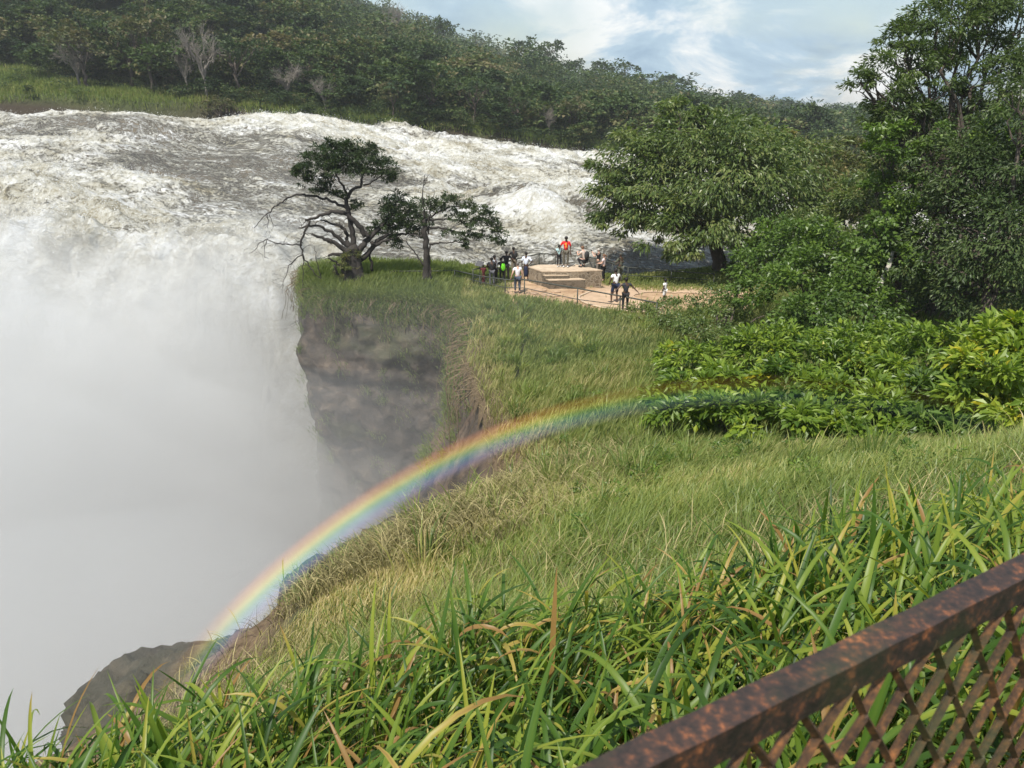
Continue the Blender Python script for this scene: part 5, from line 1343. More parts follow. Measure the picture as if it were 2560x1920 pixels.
ZT, ZM, ZL = 0.86, 0.66, 0.46
def pp(L, z): return [WG(u, v, z)[:2] for u, v in L]
Tmain = pp([(1322, 667), (1345, 662), (1439, 661), (1505, 675), (1422.5, 678)], ZT) + pp([(1355, 678)], ZT)
Tmid = pp([(1355, 678)], ZT) + pp([(1422.5, 678)], ZT) + pp([(1421.5, 688), (1363, 688.5)], ZM)
Tmid[0] = np.array(Tmid[0]) + [0, 0.05]; Tmid[1] = np.array(Tmid[1]) + [0, 0.05]
Tlow = pp([(1363, 688.5)], ZM) + pp([(1446, 694), (1463, 698.5), (1373, 700.5)], ZL)
Tlow[0] = np.array(Tlow[0]) + [0, 0.08]
root = empty("stone_platform", (*np.mean(Tmain, 0), 0.0), "low rubble-stone viewing platform with three steps", "platform")
mb = MB(); prism(mb, Tmain, -0.4, ZT - 0.06); mb.build("wall", MAT_RUBBLE, root, smooth=False)
mb = MB(); prism(mb, [np.mean(Tmain, 0) + (np.array(q) - np.mean(Tmain, 0)) * 1.012 for q in Tmain], ZT - 0.057, ZT); mb.build("top_slab", MAT_CONC, root, smooth=False)
for T_, z_ in ((Tmid, ZM), (Tlow, ZL)):
    mb = MB(); prism(mb, T_, -0.4, z_ - 0.04); o_ = mb.build("step", MAT_RUBBLE_D, root, smooth=False)
    mb = MB(); prism(mb, [np.mean(T_, 0) + (np.array(q) - np.mean(T_, 0)) * 1.01 for q in T_], z_ - 0.037, z_)
    tV, tF, tA = mb.data(); tr_ = mesh_obj("tread", tV - np.array(root.location), tF, MAT_CONC, o_, False, {"rnd": tA})

# path sheet laid on the ground
PATH = [(1483, 729), (1465, 735), (1449, 742), (1446, 749), (1456, 757), (1476, 765), (1510, 772), (1545, 777), (1600, 786), (1640, 775), (1600, 750), (1580, 741), (1620, 731), (1700, 733), (1870, 739), (1872, 723), (1700, 718), (1620, 718), (1590, 712), (1560, 706), (1530, 712)]
pw = np.array([foot(u, v)[:2] for u, v in PATH])
a_ = resample(np.vstack([pw, pw[:1]]), 0.25)
for _ in range(2): a_ = (np.roll(a_, 1, 0) + 2 * a_ + np.roll(a_, -1, 0)) / 4
px_, py_, pF = grid(a_[:, 0].min() - 0.2, a_[:, 0].max() + 0.2, a_[:, 1].min() - 0.2, a_[:, 1].max() + 0.2, 0.1)
pd_, pi_ = poly_dist(px_, py_, a_); ps = np.where(pi_, pd_, -pd_)
V, F, A = keep_faces(np.stack([px_, py_, ground_z(px_, py_) + 0.035], 1), pF, ps > -0.02, {"rnd": ps})
tag(mesh_obj("path", V, F, MAT_PATH), kind="structure")
kb = MB()
ring_ = a_[(a_[:, 0] < WG(1620, 740, 0)[0])]
seg = a_[:int(len(a_) * 0.30)]
kz = ground_z(seg[:, 0], seg[:, 1]) + 0.05
kb.tube(np.c_[seg, kz], 0.055, 6); o = kb.build("path_kerb", MAT_KERB); tag(o, kind="structure")

# loose flat stones
MAT_STONE = plain_mat("loose_stone", (0.36, 0.25, 0.165), 0.9, 0.3, 5, bump=0.5)
for k_, (u, v, sx, sy, lb) in enumerate([(1372, 739, 0.55, 0.35, "cracked flat rock slab in the bare earth before the steps"), (1350, 728, 0.45, 0.3, "flat tan rock left of the cracked slab"),
                                    (1388, 731, 0.3, 0.22, "small flat rock behind the cracked slab"), (1428, 747, 0.35, 0.15, "pale long stone at the bend of the path kerb"), (1335, 736, 0.3, 0.2, "small tan rock near the fence post"),
                                    (1456, 731, 0.12, 0.1, "tiny pale stone between platform and path"), (1443, 728, 0.18, 0.1, "narrow brown stone in front of the lowest step")]):
    c = foot(u, v); rng = np.random.default_rng(900 + k_); na = 11
    a = np.arange(na) * 2 * math.pi / na; rr = 1 + 0.22 * rng.normal(size=na)
    P_ = np.c_[c[0] + np.cos(a) * rr * sx, c[1] + np.sin(a) * rr * sy]
    mb = MB(); prism(mb, P_, c[2] - 0.05, c[2] + 0.05 + 0.05 * rng.random()); o = mb.build("flat_rock", MAT_STONE, smooth=False); tag(o, lb, "rock", "flat rocks in the bare earth")

# fences
MAT_RAIL = plain_mat("fence_iron", (0.055, 0.06, 0.05), 0.6, 0.35, 10, metal=0.3)
def fence(name, label, posts, rails):
    """posts: (u, v_top, v_foot); rails: list of lists of (u, v, index or depth)"""
    pts = []
    for (u, vt, vf) in posts:
        f = foot(u, vf); t = W(u, vt, f[1]); pts.append((f, t))
    root = empty(name, tuple(pts[0][0]), label, "fence")
    for f, t in pts:
        mb = MB(); mb.tube([f - [0, 0, 0.2], [f[0], f[1], t[2]]], 0.036, 6); mb.build("post", MAT_RAIL, root)
    top = [np.array([f[0], f[1], t[2]]) for f, t in pts]
    mb = MB(); mb.tube(top, 0.038, 6); mb.build("rail", MAT_RAIL, root, label="top rail")
    low = [np.array([f[0], f[1], f[2] + (t[2] - f[2]) * 0.42]) for f, t in pts]
    mb = MB(); mb.tube(low, 0.022, 6); mb.build("rail", MAT_RAIL, root, label="thin lower rail")
    return root
fence("viewpoint_fence", "thin iron fence running along the grass edge in front of the viewpoint",
      [(977, 678, 697), (1075, 678, 697), (1137, 676, 698), (1200, 690, 715), (1263, 699, 733), (1311, 699, 735), (1443, 721, 768), (1549, 740, 778), (1640, 757, 800)], None)
fence("viewpoint_fence", "iron fence round the river side of the viewpoint behind the visitors",
      [(1183, 674, 711), (1223, 666, 700), (1280, 650, 686), (1348, 634, 677), (1388, 635.5, 677), (1431, 634, 677), (1486, 646, 684), (1530, 658, 692), (1569, 668.5, 703), (1677, 677, 705), (1783, 685, 712)], None)
# board on the fence corner
f = foot(1200, 708); root = empty("sign_board", tuple(f), "dark tilted information board on a post at the fence corner", "sign")
mb = MB(); mb.tube([f - [0, 0, 0.1], f + [0, 0, 0.95]], 0.025, 6); mb.build("post", MAT_RAIL, root)
ax = np.array([[0.85, -0.5, -0.1], [0.3, 0.6, 0.75], [-0.35, -0.6, 0.7]]); ax = np.linalg.qr(ax.T)[0].T
mb = MB(); mb.box(f + [0, 0, 1.12], (0.42, 0.34, 0.03), ax=ax); mb.build("board", plain_mat("board_dark", (0.06, 0.06, 0.065), 0.5, 0.2, 6), root, smooth=False)

# ------------------------------------------------------------------ people
def skinned(name, verts, edges, radii, mat, parent, level=1):
    me = bpy.data.meshes.new(name); me.from_pydata([tuple(v) for v in verts], edges, [])
    ob = bpy.data.objects.new(name, me); COL.objects.link(ob)
    md = ob.modifiers.new("skin", 'SKIN'); md.use_smooth_shade = True; md.branch_smoothing = 0.4
    if not me.skin_vertices: 
        pass
    sv = me.skin_vertices[0].data
    for i, r in enumerate(radii):
        sv[i].radius = (r, r) if np.isscalar(r) else r
        sv[i].use_root = (i == 0)
    if level: ss = ob.modifiers.new("sub", 'SUBSURF'); ss.levels = level; ss.render_levels = level
    dg = bpy.context.evaluated_depsgraph_get(); dg.update()
    m2 = bpy.data.meshes.new_from_object(ob.evaluated_get(dg))
    ob.modifiers.clear(); ob.data = m2; bpy.data.meshes.remove(me); m2.name = name
    m2.materials.clear(); m2.materials.append(mat)
    for p_ in m2.polygons: p_.use_smooth = True
    ob.parent = parent
    return ob

SKIN_D = plain_mat("skin_dark", (0.075, 0.042, 0.028), 0.5, 0.1, 20); SKIN_L = plain_mat("skin_light", (0.55, 0.34, 0.25), 0.5, 0.08, 20)
HAIR_K = plain_mat("hair_black", (0.012, 0.010, 0.009), 0.7, 0.2, 40); HAIR_B = plain_mat("hair_brown", (0.14, 0.075, 0.04), 0.7, 0.2, 40)
_cm = {}
def cloth(nm, col):
    if nm not in _cm: _cm[nm] = plain_mat("cloth_" + nm, col, 0.85, 0.12, 14, bump=0.2)
    return _cm[nm]
SHOE = plain_mat("shoe_dark", (0.03, 0.03, 0.03), 0.6, 0.2, 20); SHOE_W = plain_mat("shoe_white", (0.6, 0.6, 0.58), 0.6, 0.1, 20)

BASE = dict(pel=(0, 0, .95), sp=(0, 0, 1.12), ch=(0, 0.0, 1.32), nk=(0, 0.0, 1.50), hd=(0, 0.015, 1.62),
            sl=(-.18, 0, 1.42), sr=(.18, 0, 1.42), el=(-.25, -.02, 1.15), er=(.25, -.02, 1.15), wl=(-.26, .06, .90), wr=(.26, .06, .90),
            hl=(-.10, 0, .92), hr=(.10, 0, .92), kl=(-.11, .02, .50), kr=(.11, .02, .50), al=(-.11, -.03, .09), ar=(.11, -.03, .09), tl=(-.12, .14, .035), tr=(.12, .14, .035))

def person(label, pos, H, face, pose=None, skin=SKIN_D, top=("x", (0.1, 0.1, 0.1)), sleeve=0.55, legs=("y", (0.1, 0.1, 0.1)), leglen=1.0, hair=HAIR_K, hairk="short", shoes=SHOE, lean=0.0, bulk=1.0, skirt=False, extras=None, headturn=0.0):
    J = {k: np.array(v, float) for k, v in BASE.items()}
    if pose: J.update({k: np.array(v, float) for k, v in pose.items()})
    if lean:
        c_, s_ = math.cos(lean), math.sin(lean)
        for k in ("sp", "ch", "nk", "hd", "sl", "sr"):
            q = J[k] - J["pel"]; J[k] = J["pel"] + np.array([q[0], q[1] * c_ + q[2] * s_, q[2] * c_ - q[1] * s_])
    root = empty("person", tuple(pos), label, "person", None)
    root.rotation_euler = (0, 0, face); root.scale = (H / 1.74,) * 3
    # body, one surface, with five fingers on each hand
    V = []; E_ = []; R_ = []
    def add(p, r, par=None):
        V.append(np.asarray(p, float)); R_.append(r)
        if par is not None: E_.append((par, len(V) - 1))
        return len(V) - 1
    b = bulk
    i0 = add(J["pel"], 0.115 * b); i1 = add(J["sp"], 0.105 * b, i0); i2 = add(J["ch"], 0.125 * b, i1)
    i3 = add(J["nk"], 0.052, i2); hv = J["hd"] - J["nk"]
    i4 = add(J["nk"] + hv * 0.45, 0.062, i3); i5 = add(J["hd"], 0.088, i4); i6 = add(J["hd"] + hv * 0.62, 0.060, i5)
    for s in ("l", "r"):
        sg = -1 if s == "l" else 1
        a = add(J["s" + s], 0.062 * b, i2); e = add(J["e" + s], 0.041 * b, a); w_ = add(J["w" + s], 0.027, e)
        d = unit(J["w" + s] - J["e" + s]); sd2 = unit(np.cross(d, [0, 0, 1.0]) + 1e-3) * sg
        pm = add(J["w" + s] + d * 0.055, (0.034, 0.018), w_)
        for k, (o_, Lf) in enumerate([(-0.030, 0.062), (-0.010, 0.074), (0.010, 0.070), (0.029, 0.055)]):
            f1 = add(J["w" + s] + d * 0.095 + sd2 * o_, 0.0095, pm); f2 = add(V[f1] + d * Lf * 0.55 + np.array([0, 0, -0.010]), 0.0085, f1)
            add(V[f2] + d * Lf * 0.35 + np.array([0, 0, -0.022]), 0.007, f2)
        t1 = add(J["w" + s] + d * 0.045 - sd2 * 0.038, 0.011, pm); add(V[t1] + d * 0.035 - sd2 * 0.012, 0.009, t1)
        h_ = add(J["h" + s], 0.088 * b, i0); kn = add(J["k" + s], 0.056 * b, h_); an = add(J["a" + s], 0.036, kn); add(J["t" + s], 0.030, an)
    body = skinned("body", V, E_, R_, skin, root)
    # face: nose, ears, eyes, mouth
    ht = headturn; fw = np.array([math.sin(ht), math.cos(ht), 0]); sw = np.array([math.cos(ht), -math.sin(ht), 0]); hc = J["hd"]
    for nm_, c_, r_, m_ in (("nose", hc + fw * 0.086 + [0, 0, -0.012], (0.014, 0.020, 0.022), skin), ("ear", hc + sw * 0.086 + [0, 0, -0.01], (0.012, 0.022, 0.030), skin), ("ear", hc - sw * 0.086 + [0, 0, -0.01], (0.012, 0.022, 0.030), skin),
                         ("eye", hc + fw * 0.080 + sw * 0.032 + [0, 0, 0.008], 0.011, HAIR_K), ("eye", hc + fw * 0.080 - sw * 0.032 + [0, 0, 0.008], 0.011, HAIR_K), ("mouth", hc + fw * 0.078 + [0, 0, -0.045], (0.022, 0.014, 0.006), HAIR_K)):
        mb = MB(); mb.ball(c_, r_, 6, 5); V_, F_, A_ = mb.data(); mesh_obj(nm_, V_, F_, m_, body, True, {"rnd": A_})
    # hair or cap
    mb = MB()
    if hairk == "cap":
        mb.ball(hc + [0, 0, 0.035], (0.103, 0.108, 0.085), 12, 8); mb.ball(hc + fw * 0.12 + [0, 0, 0.045], (0.07, 0.07, 0.010), 10, 5)
    elif hairk == "hat":
        mb.ball(hc + [0, 0, 0.045], (0.105, 0.110, 0.085), 12, 8); mb.ball(hc + [0, 0, 0.035], (0.17, 0.17, 0.010), 14, 5)
    else:
        k_ = {"short": 1.0, "afro": 1.22, "long": 1.05, "pony": 1.03, "bun": 1.05}[hairk]
        mb.ball(hc - fw * 0.014 + [0, 0, 0.028], np.array([0.096, 0.103, 0.093]) * k_, 12, 8)
        if hairk in ("long",): mb.ball(hc - fw * 0.05 + [0, 0, -0.06], (0.085, 0.05, 0.11), 10, 7)
        if hairk == "pony": mb.ball(hc - fw * 0.13 + [0, 0, 0.02], (0.045, 0.06, 0.045), 8, 6); mb.ball(hc - fw * 0.155 + [0, 0, -0.05], (0.032, 0.035, 0.085), 8, 6)
        if hairk == "bun": mb.ball(hc - fw * 0.10 + [0, 0, 0.06], 0.05, 8, 6)
    V_, F_, A_ = mb.data()
    mesh_obj("cap" if hairk in ("cap", "hat") else "hair", V_, F_, hair, root, True, {"rnd": A_})
    # clothes follow the skeleton a little outside the body
    V = []; E_ = []; R_ = []
    g = 1.0
    i0 = add(J["pel"] + [0, 0, -0.04], 0.138 * b * g); i1 = add(J["sp"], 0.128 * b, i0); i2 = add(J["ch"], 0.148 * b, i1); add(J["nk"] + (J["ch"] - J["nk"]) * 0.28, 0.072, i2)
    for s in ("l", "r"):
        a = add(J["s" + s], 0.080 * b, i2); t_ = min(sleeve, 1.0)
        q = J["s" + s] + (J["e" + s] - J["s" + s]) * min(1, sleeve * 1.0); e = add(q, 0.060 * b, a)
        if sleeve > 1: add(J["e" + s] + (J["w" + s] - J["e" + s]) * (sleeve - 1), 0.042 * b, e)
    skinned("shirt", V, E_, R_, cloth(*top), root)
    V = []; E_ = []; R_ = []
    i0 = add(J["pel"], 0.132 * b)
    if skirt:
        k1 = (J["kl"] + J["kr"]) / 2; a1 = (J["al"] + J["ar"]) / 2
        i1 = add(J["pel"] + (k1 - J["pel"]) * 0.5, 0.155 * b, i0); i2 = add(k1, 0.15 * b, i1)
        if leglen > 0.6: add(k1 + (a1 - k1) * 0.7, 0.145 * b, i2)
        skinned("skirt", V, E_, R_, cloth(*legs), root)
    else:
        for s in ("l", "r"):
            h_ = add(J["h" + s] + [0, 0, -0.03], 0.098 * b, i0)
            if leglen < 0.6: add(J["h" + s] + (J["k" + s] - J["h" + s]) * 0.95, 0.078 * b, h_)
            else:
                kn = add(J["k" + s], 0.070 * b, h_); add(J["k" + s] + (J["a" + s] - J["k" + s]) * 0.88, 0.052 * b, kn)
        skinned("shorts" if leglen < 0.6 else "trousers", V, E_, R_, cloth(*legs), root)
    for s in ("l", "r"):
        mb = MB(); c = (J["a" + s] + J["t" + s]) / 2; d = unit(J["t" + s] - J["a" + s]); an_ = math.atan2(d[0], d[1]); c_, s_ = math.cos(an_), math.sin(an_)
        mb.ball([c[0], c[1], max(0.045, c[2] - 0.01)], (0.047, 0.135, 0.045), 10, 7, R=[[c_, s_, 0], [-s_, c_, 0], [0, 0, 1]])
        V_, F_, A_ = mb.data(); mesh_obj("shoe", V_, F_, shoes, root, True, {"rnd": A_})
    return root

def at_foot(u, v, zz=None): return foot(u, v) if zz is None else WG(u, v, zz)
LEANF = dict(el=(-.27, .18, 1.20), er=(.27, .18, 1.20), wl=(-.20, .42, 1.08), wr=(.20, .42, 1.08))
PH = dict(el=(-.22, .20, 1.22), er=(.22, .20, 1.22), wl=(-.07, .40, 1.42), wr=(.07, .40, 1.42))
HIPR = dict(er=(.38, -.06, 1.18), wr=(.22, .08, 1.02))
BK, NV, KH, DJ = ("black", (0.018, 0.018, 0.020)), ("navy", (0.015, 0.022, 0.05)), ("khaki", (0.20, 0.17, 0.12)), ("denim", (0.05, 0.065, 0.095))
WH = ("white", (0.75, 0.75, 0.75))
person("small child in a dark red dress by the information board", at_foot(1209, 714), 1.22, 0.25, LEANF, top=("maroon", (0.10, 0.02, 0.022)), legs=("maroon", (0.10, 0.02, 0.022)), skirt=True, leglen=0.9, hairk="short")
person("person in black beside the child in the red dress", at_foot(1230, 716), 1.66, 0.15, LEANF, top=BK, legs=("grey_trousers", (0.09, 0.09, 0.10)), lean=0.12)
person("person in a dark peaked cap and pale shirt, half hidden behind the one in black", at_foot(1239, 712), 1.72, 1.0, LEANF, top=("grey_shirt", (0.36, 0.38, 0.42)), legs=BK, hairk="cap", hair=HAIR_K, lean=0.08, headturn=-0.5)
r = person("youngster with a neon green bag over a black top, leaning on the fence", at_foot(1255, 706), 1.45, 0.5, LEANF, top=BK, legs=BK, lean=0.22)
mb = MB(); mb.ball((0.02, -0.16, 1.10), (0.17, 0.07, 0.27), 14, 10); V_, F_, A_ = mb.data(); mesh_obj("bag", V_, F_, cloth("neon", (0.22, 0.85, 0.04)), r, True, {"rnd": A_})
person("tall person in black t-shirt and grey trousers leaning on the back fence with arms spread", at_foot(1266, 702), 1.78, -0.05, dict(el=(-.36, .12, 1.20), er=(.36, .12, 1.20), wl=(-.34, .36, 1.06), wr=(.42, .36, 1.06)), top=BK, legs=("brown_grey", (0.11, 0.09, 0.085)), lean=0.14)
r = person("person in black shirt and light khaki trousers with a small backpack", at_foot(1285, 688), 1.76, 0.6, LEANF, top=BK, legs=KH, lean=0.10)
mb = MB(); mb.ball((0, -0.19, 1.28), (0.13, 0.08, 0.19), 12, 9); V_, F_, A_ = mb.data(); mesh_obj("backpack", V_, F_, cloth("backpack", (0.03, 0.03, 0.03)), r, True, {"rnd": A_})
person("person in a white t-shirt and jeans walking behind the fence", at_foot(1294, 734), 1.75, 0.2, dict(wl=(-.36, .02, .92), el=(-.30, -.06, 1.15), kl=(-.11, .12, .52), al=(-.11, .10, .10), tl=(-.11, .27, .04)), skin=SKIN_L, top=("pink_white", (0.72, 0.68, 0.70)), legs=DJ, hair=plain_mat("hair_greying", (0.10, 0.09, 0.08), 0.8, 0.2, 30), shoes=SHOE, bulk=1.1)
person("woman in a white blouse and dark blue skirt with hand on hip", at_foot(1315, 702), 1.72, -0.25, HIPR, top=("blue_white", (0.62, 0.68, 0.80)), legs=NV, skirt=True, leglen=0.9, hairk="short", sleeve=0.9, bulk=1.08)
pz = ZT + 0.01
person("child in a pale blue shirt on the platform beside the man in red", WG(1397, 667, pz), 1.28, math.pi + 0.2, dict(wl=(-.10, .16, 1.10), el=(-.22, .05, 1.15)), top=("pale_blue", (0.42, 0.66, 0.68)), legs=BK, hairk="afro", shoes=SHOE_W)
r = person("man in a bright red t-shirt with yellow print standing on the platform", WG(1414, 668, pz), 1.80, math.pi - 0.1, dict(er=(.30, .02, 1.20), wr=(.36, .10, 1.02)), top=("red", (0.62, 0.018, 0.022)), legs=("olive_brown", (0.11, 0.10, 0.075)), hairk="cap", sleeve=0.95, shoes=SHOE_W)
mb = MB(); mb.box((0.0, 0.150, 1.27), (0.05, 0.012, 0.26), rz=0.0); mb.box((0.03, 0.150, 1.33), (0.10, 0.012, 0.05)); V_, F_, A_ = mb.data(); mesh_obj("shirt_print", V_, F_, cloth("yellow", (0.75, 0.42, 0.05)), r, False, {"rnd": A_})
CR = dict(pel=(0, -.05, .42), sp=(0, .02, .60), ch=(0, .10, .80), nk=(0, .14, .97), hd=(0, .17, 1.09), sl=(-.18, .10, .90), sr=(.18, .10, .90), el=(-.24, .30, .68), er=(.24, .30, .68), wl=(-.12, .42, .80), wr=(.12, .42, .80),
          hl=(-.11, -.03, .40), hr=(.11, -.03, .40), kl=(-.18, .36, .50), kr=(.18, .36, .50), al=(-.16, .10, .09), ar=(.16, .10, .09), tl=(-.17, .28, .035), tr=(.17, .28, .035))
r = person("man crouching at the back of the platform with a black backpack", WG(1461, 668, pz), 1.78, 0.9, CR, skin=SKIN_L, top=("beige", (0.50, 0.42, 0.36)), legs=BK, hair=HAIR_B, headturn=0.8)
mb = MB(); mb.ball((0, -0.14, .70), (0.19, 0.13, 0.24), 12, 9); V_, F_, A_ = mb.data(); mesh_obj("backpack", V_, F_, cloth("backpack", (0.03, 0.03, 0.03)), r, True, {"rnd": A_})
r = person("person in a pale cap and black top raising a phone towards the rapids", at_foot(1495, 690), 1.76, 1.0, PH, skin=SKIN_L, top=BK, legs=("khaki_grey", (0.19, 0.165, 0.14)), hairk="cap", hair=cloth("cap_pale", (0.42, 0.40, 0.36)), shoes=SHOE)
mb = MB(); mb.box((0, 0.50, 1.52), (0.085, 0.012, 0.16)); V_, F_, A_ = mb.data(); mb_p = mb
V_ = V_ * (1.76 / 1.74); cs, sn = math.cos(1.0), math.sin(1.0); V_ = V_ @ np.array([[cs, sn, 0], [-sn, cs, 0], [0, 0, 1]]) + np.array(r.location)
tag(mesh_obj("phone", V_, F_, cloth("phone", (0.02, 0.02, 0.02)), None, False, {"rnd": A_}), "dark phone held up by the person in the pale cap", "phone")
f = foot(1484, 680); mb = MB(); mb.tube([f, f + [0, 0, 1.15]], 0.012, 5); mb.ball(f + [0, 0, 1.17], 0.03, 6, 5); o = mb.build("walking_pole", MAT_RAIL); tag(o, "thin upright pole standing beside the person with the phone", "pole")
person("woman with a brown ponytail in a pale pink top and black trousers", at_foot(1508, 703), 1.68, 1.15, dict(el=(-.24, .06, 1.16), er=(.24, .06, 1.16), wl=(-.18, .28, 1.14), wr=(.18, .28, 1.14)), skin=SKIN_L, top=("pale_pink", (0.62, 0.52, 0.52)), legs=BK, hairk="pony", hair=HAIR_B, shoes=SHOE)
r = person("tall guard in grey-green uniform and cap carrying a rifle", at_foot(1549, 708), 1.86, 0.75, dict(el=(-.26, .12, 1.20), er=(.26, .14, 1.20), wl=(-.16, .34, 1.22), wr=(.14, .30, 1.12)), top=("uniform", (0.095, 0.10, 0.075)), legs=("uniform", (0.095, 0.10, 0.075)), hairk="cap", hair=cloth("uniform_cap", (0.06, 0.06, 0.05)), sleeve=1.8, bulk=1.1)
h0 = W(1526, 669, r.location[1] - 0.2); h1 = W(1551, 655, r.location[1] - 0.1)
d = unit(h1 - h0); root = empty("rifle", tuple((h0 + h1) / 2), "dark rifle held level by the guard in uniform", "rifle")
mb = MB(); mb.tube([h0, h0 + d * 0.5], 0.012, 6); mb.build("barrel", MAT_RAIL, root)
mb = MB(); mb.tube([h0 + d * 0.32, h1, h1 + d * 0.25 - np.array([0, 0, 0.08])], [0.022, 0.03, 0.04], 6); mb.build("stock", MAT_BARK, root)
person("man in a white t-shirt and navy shorts standing on the path", at_foot(1537, 757), 1.84, 0.55, dict(el=(-.30, .06, 1.16), wl=(-.22, .20, 1.02), er=(.30, .04, 1.16), wr=(.22, .18, 1.02), hl=(-.12, 0, .92), kl=(-.20, .04, .50), al=(-.24, 0, .09), tl=(-.30, .15, .035)), top=WH, legs=NV, leglen=0.5, hairk="short", shoes=SHOE, bulk=1.08, lean=0.05)
person("man in a black t-shirt leaning back on the fence with arms spread", at_foot(1562, 780), 1.78, 0.1, dict(el=(-.36, -.04, 1.26), wl=(-.56, -.12, 1.10), er=(.36, -.04, 1.24), wr=(.54, -.12, 1.06)), top=("charcoal", (0.025, 0.028, 0.035)), legs=BK, hairk="short")
person("child in white clothes at the far end of the path behind the bushes", at_foot(1660, 757), 1.30, 0.9, dict(wr=(.20, .18, 1.02)), top=WH, legs=("white_shorts", (0.7, 0.7, 0.7)), leglen=0.5, hairk="afro")

# ------------------------------------------------------------------ rainbow: light painted in colour on a thin band, square to the sun's rays
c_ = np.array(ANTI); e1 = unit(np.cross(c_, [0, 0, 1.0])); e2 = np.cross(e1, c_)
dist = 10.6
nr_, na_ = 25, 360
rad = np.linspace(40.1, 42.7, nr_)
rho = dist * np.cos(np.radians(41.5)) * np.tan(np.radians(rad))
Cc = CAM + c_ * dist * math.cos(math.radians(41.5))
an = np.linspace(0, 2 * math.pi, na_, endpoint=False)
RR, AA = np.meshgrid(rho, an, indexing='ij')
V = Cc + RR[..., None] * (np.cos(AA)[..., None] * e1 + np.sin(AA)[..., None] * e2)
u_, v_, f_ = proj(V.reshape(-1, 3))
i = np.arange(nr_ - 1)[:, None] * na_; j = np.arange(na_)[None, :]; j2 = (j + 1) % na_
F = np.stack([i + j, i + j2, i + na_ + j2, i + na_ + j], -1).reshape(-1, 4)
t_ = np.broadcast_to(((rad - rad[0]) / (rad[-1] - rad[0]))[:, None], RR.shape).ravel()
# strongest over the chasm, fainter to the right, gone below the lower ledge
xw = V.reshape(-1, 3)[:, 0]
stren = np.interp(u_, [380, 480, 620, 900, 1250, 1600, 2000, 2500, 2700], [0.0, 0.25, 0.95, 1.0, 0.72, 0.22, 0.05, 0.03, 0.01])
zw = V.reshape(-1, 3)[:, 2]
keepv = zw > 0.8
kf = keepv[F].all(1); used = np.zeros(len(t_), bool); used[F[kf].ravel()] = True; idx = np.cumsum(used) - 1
m, n, l, out = new_mat("rainbow_colours")
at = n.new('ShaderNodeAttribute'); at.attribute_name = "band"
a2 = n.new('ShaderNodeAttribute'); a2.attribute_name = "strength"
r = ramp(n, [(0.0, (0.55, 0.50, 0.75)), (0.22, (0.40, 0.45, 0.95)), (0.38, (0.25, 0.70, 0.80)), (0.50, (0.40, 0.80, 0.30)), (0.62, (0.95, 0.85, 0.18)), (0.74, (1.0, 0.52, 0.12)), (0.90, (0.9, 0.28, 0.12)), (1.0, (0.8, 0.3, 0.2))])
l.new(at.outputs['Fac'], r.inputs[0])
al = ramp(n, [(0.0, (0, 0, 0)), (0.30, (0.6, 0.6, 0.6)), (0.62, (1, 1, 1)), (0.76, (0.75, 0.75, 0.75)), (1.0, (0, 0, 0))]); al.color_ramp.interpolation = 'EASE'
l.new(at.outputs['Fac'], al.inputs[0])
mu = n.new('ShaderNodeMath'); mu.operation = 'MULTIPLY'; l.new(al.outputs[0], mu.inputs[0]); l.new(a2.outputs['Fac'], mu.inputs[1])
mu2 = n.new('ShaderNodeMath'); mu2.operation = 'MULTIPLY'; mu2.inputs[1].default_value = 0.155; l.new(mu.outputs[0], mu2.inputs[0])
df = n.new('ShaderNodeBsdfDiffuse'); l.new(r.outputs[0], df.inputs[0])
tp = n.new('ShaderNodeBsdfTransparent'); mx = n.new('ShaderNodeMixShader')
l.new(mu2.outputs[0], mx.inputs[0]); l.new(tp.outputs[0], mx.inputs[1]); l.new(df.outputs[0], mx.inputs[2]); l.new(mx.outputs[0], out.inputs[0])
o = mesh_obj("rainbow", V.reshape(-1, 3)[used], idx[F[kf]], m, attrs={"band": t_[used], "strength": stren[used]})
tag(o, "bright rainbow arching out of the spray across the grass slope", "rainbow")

# ------------------------------------------------------------------ rusty railing right in front
m, n, l, out = new_mat("rusty_iron")
tc = n.new('ShaderNodeTexCoord')
t1 = noise_node(n, l, 30, 8, 0.65, tc.outputs['Object']); t2 = noise_node(n, l, 95, 7, 0.65, tc.outputs['Object']); t3 = noise_node(n, l, 5, 4, 0.5, tc.outputs['Object'])
r1 = ramp(n, [(0.42, (0.020, 0.015, 0.012)), (0.52, (0.045, 0.026, 0.019)), (0.575, (0.11, 0.045, 0.022)), (0.64, (0.33, 0.115, 0.042))]); 
mxa = n.new('ShaderNodeMixRGB'); mxa.inputs[0].default_value = 0.5; l.new(t1.outputs[0], mxa.inputs[1]); l.new(t2.outputs[0], mxa.inputs[2]); l.new(mxa.outputs[0], r1.inputs[0])
r3 = ramp(n, [(0.52, (0, 0, 0)), (0.66, (0.7, 0.7, 0.7))]); l.new(t3.outputs[0], r3.inputs[0])
mxb = n.new('ShaderNodeMixRGB'); l.new(r3.outputs[0], mxb.inputs[0]); l.new(r1.outputs[0], mxb.inputs[1]); mxb.inputs[2].default_value = (0.035, 0.045, 0.015, 1)
p = n.new('ShaderNodeBsdfPrincipled'); p.inputs['Metallic'].default_value = 0.15
rg = n.new('ShaderNodeMapRange'); rg.inputs['To Min'].default_value = 0.35; rg.inputs['To Max'].default_value = 0.9; l.new(t1.outputs[0], rg.inputs[0]); l.new(rg.outputs[0], p.inputs['Roughness'])
l.new(mxb.outputs[0], p.inputs['Base Color'])
b_ = n.new('ShaderNodeBump'); b_.inputs['Strength'].default_value = 0.6; b_.inputs['Distance'].default_value = 0.002; l.new(t2.outputs[0], b_.inputs['Height']); l.new(b_.outputs[0], p.inputs['Normal'])
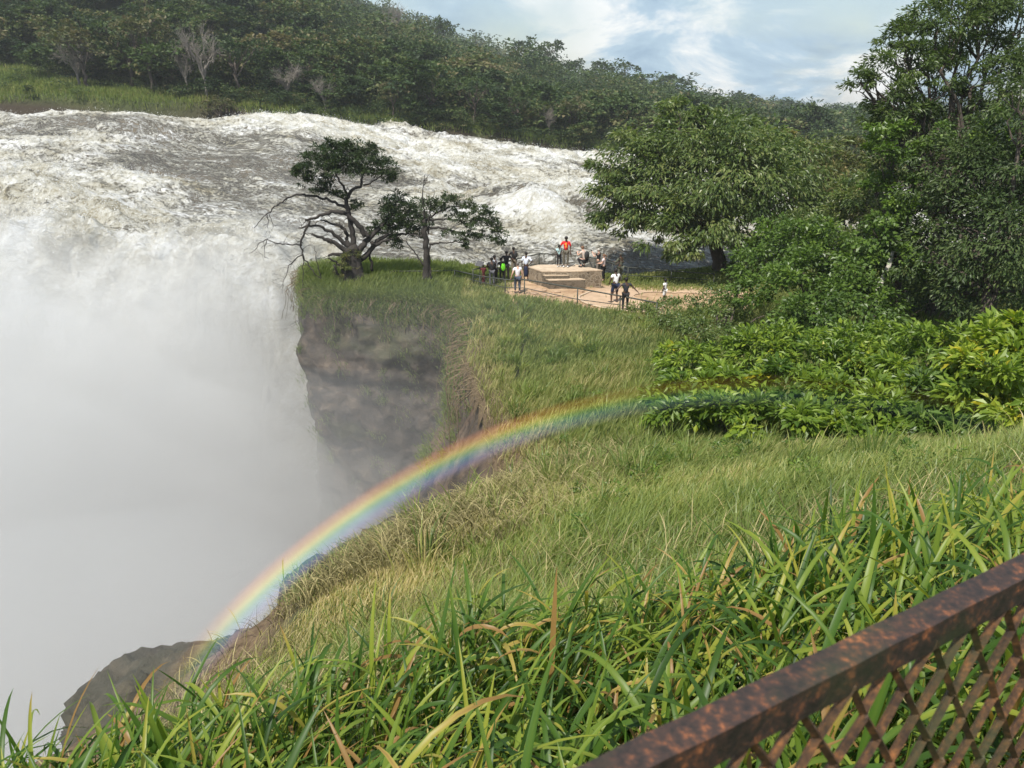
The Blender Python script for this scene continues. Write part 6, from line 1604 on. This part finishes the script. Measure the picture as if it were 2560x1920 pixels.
l.new(p.outputs[0], out.inputs[0]); MAT_RUST = m
MAT_RUST2 = m.copy(); MAT_RUST2.name = "rusty_mesh"
for nd_ in MAT_RUST2.node_tree.nodes:
    if nd_.type == 'VALTORGB' and len(nd_.color_ramp.elements) == 4:
        for e_, c__ in zip(nd_.color_ramp.elements, [(0.035, 0.02, 0.012, 1), (0.09, 0.045, 0.02, 1), (0.16, 0.07, 0.025, 1), (0.28, 0.11, 0.035, 1)]): e_.color = c__

ZR = 9.0
pA = WG(1560, 1905, ZR); pB = WG(2500, 1442, ZR)
d = unit(np.array([pB[0] - pA[0], pB[1] - pA[1], 0.0])); sd_ = np.array([-d[1], d[0], 0])
L0, L1 = -1.6, 2.6
root = empty("rusty_railing", (pA[0], pA[1], ground_z(pA[:1], pA[1:2])[0]), "rusty angle-iron handrail with expanded metal mesh in the near right corner", "railing")
def along(s, off=0.0, z=ZR): return pA + d * s + sd_ * off + np.array([0, 0, z - ZR])
def bar(mb, s0, s1, o0, o1, z0, z1, nseg=60):
    s = np.linspace(s0, s1, nseg); V = []
    for s__ in s:
        w = 0.0006 * math.sin(s__ * 37) + 0.0005 * math.sin(s__ * 91)
        for (o__, z__) in ((o0, z0), (o1, z0), (o1, z1), (o0, z1)): V.append(along(s__, o__ + w, z__ + w))
    k = np.arange(nseg - 1)[:, None] * 4; j = np.arange(4)[None, :]; j2 = (j + 1) % 4
    Q = np.stack([k + j, k + j2, k + 4 + j2, k + 4 + j], -1).reshape(-1, 4); e = (nseg - 1) * 4
    return mb.add(V, np.vstack([Q, [[3, 2, 1, 0]], [[e, e + 1, e + 2, e + 3]]]))
WR = 0.037
mb = MB(); bar(mb, L0, L1, -WR / 2, WR / 2 - 0.0, ZR - 0.004, ZR, 60); bar(mb, L0, L1, -WR / 2, -WR / 2 + 0.004, ZR - 0.042, ZR - 0.0045, 60)
o = mb.build("handrail", MAT_RUST, root, smooth=False)
# expanded mesh: flattened diamond strands hanging below the rail
RNGJ = np.random.default_rng(3).normal(size=(97, 3)) * 0.0022
mb = MB(); pw_, ph_ = 0.080, 0.058; zt = ZR - 0.036
rows = 16; cols = int((L1 - L0) / pw_)
for r_ in range(rows):
    for c in range(cols):
        x0 = L0 + c * pw_; z0 = zt - r_ * ph_
        if r_ % 2: x0 += pw_ / 2
        n0 = along(x0, -0.012, z0); n1 = along(x0 + pw_ / 2, -0.012, z0 - ph_); n2 = along(x0 - pw_ / 2, -0.012, z0 - ph_)
        n0 = n0 + RNGJ[(r_ * 7 + c) % 97]
        for e in (n1, n2):
            q = e - n0; a_x = unit(q); b_x = unit(np.cross(a_x, sd_)); L_ = np.linalg.norm(q)
            mb.box((n0 + e) / 2, (L_ * 1.06, 0.0065, 0.0090), ax=np.stack([a_x, unit(np.cross(b_x, a_x)) * 0.8 + b_x * 0.6, b_x * 0.8 - unit(np.cross(b_x, a_x)) * 0.6]))
mb.build("mesh_panel", MAT_RUST2, root, smooth=False)
zg = ZR - 1.1
mb = MB(); bar(mb, L0, L1, -WR / 2, WR / 2, ZR - 0.86, ZR - 0.825, 4); mb.build("bottom_rail", MAT_RUST, root, smooth=False)
for s__ in (-0.9, 2.3):
    mb = MB(); q = along(s__, 0.004, ZR); mb.box(q + [0, 0, -0.62], (0.036, 0.036, 1.16), rz=math.atan2(d[1], d[0])); mb.build("post", MAT_RUST, root, smooth=False)
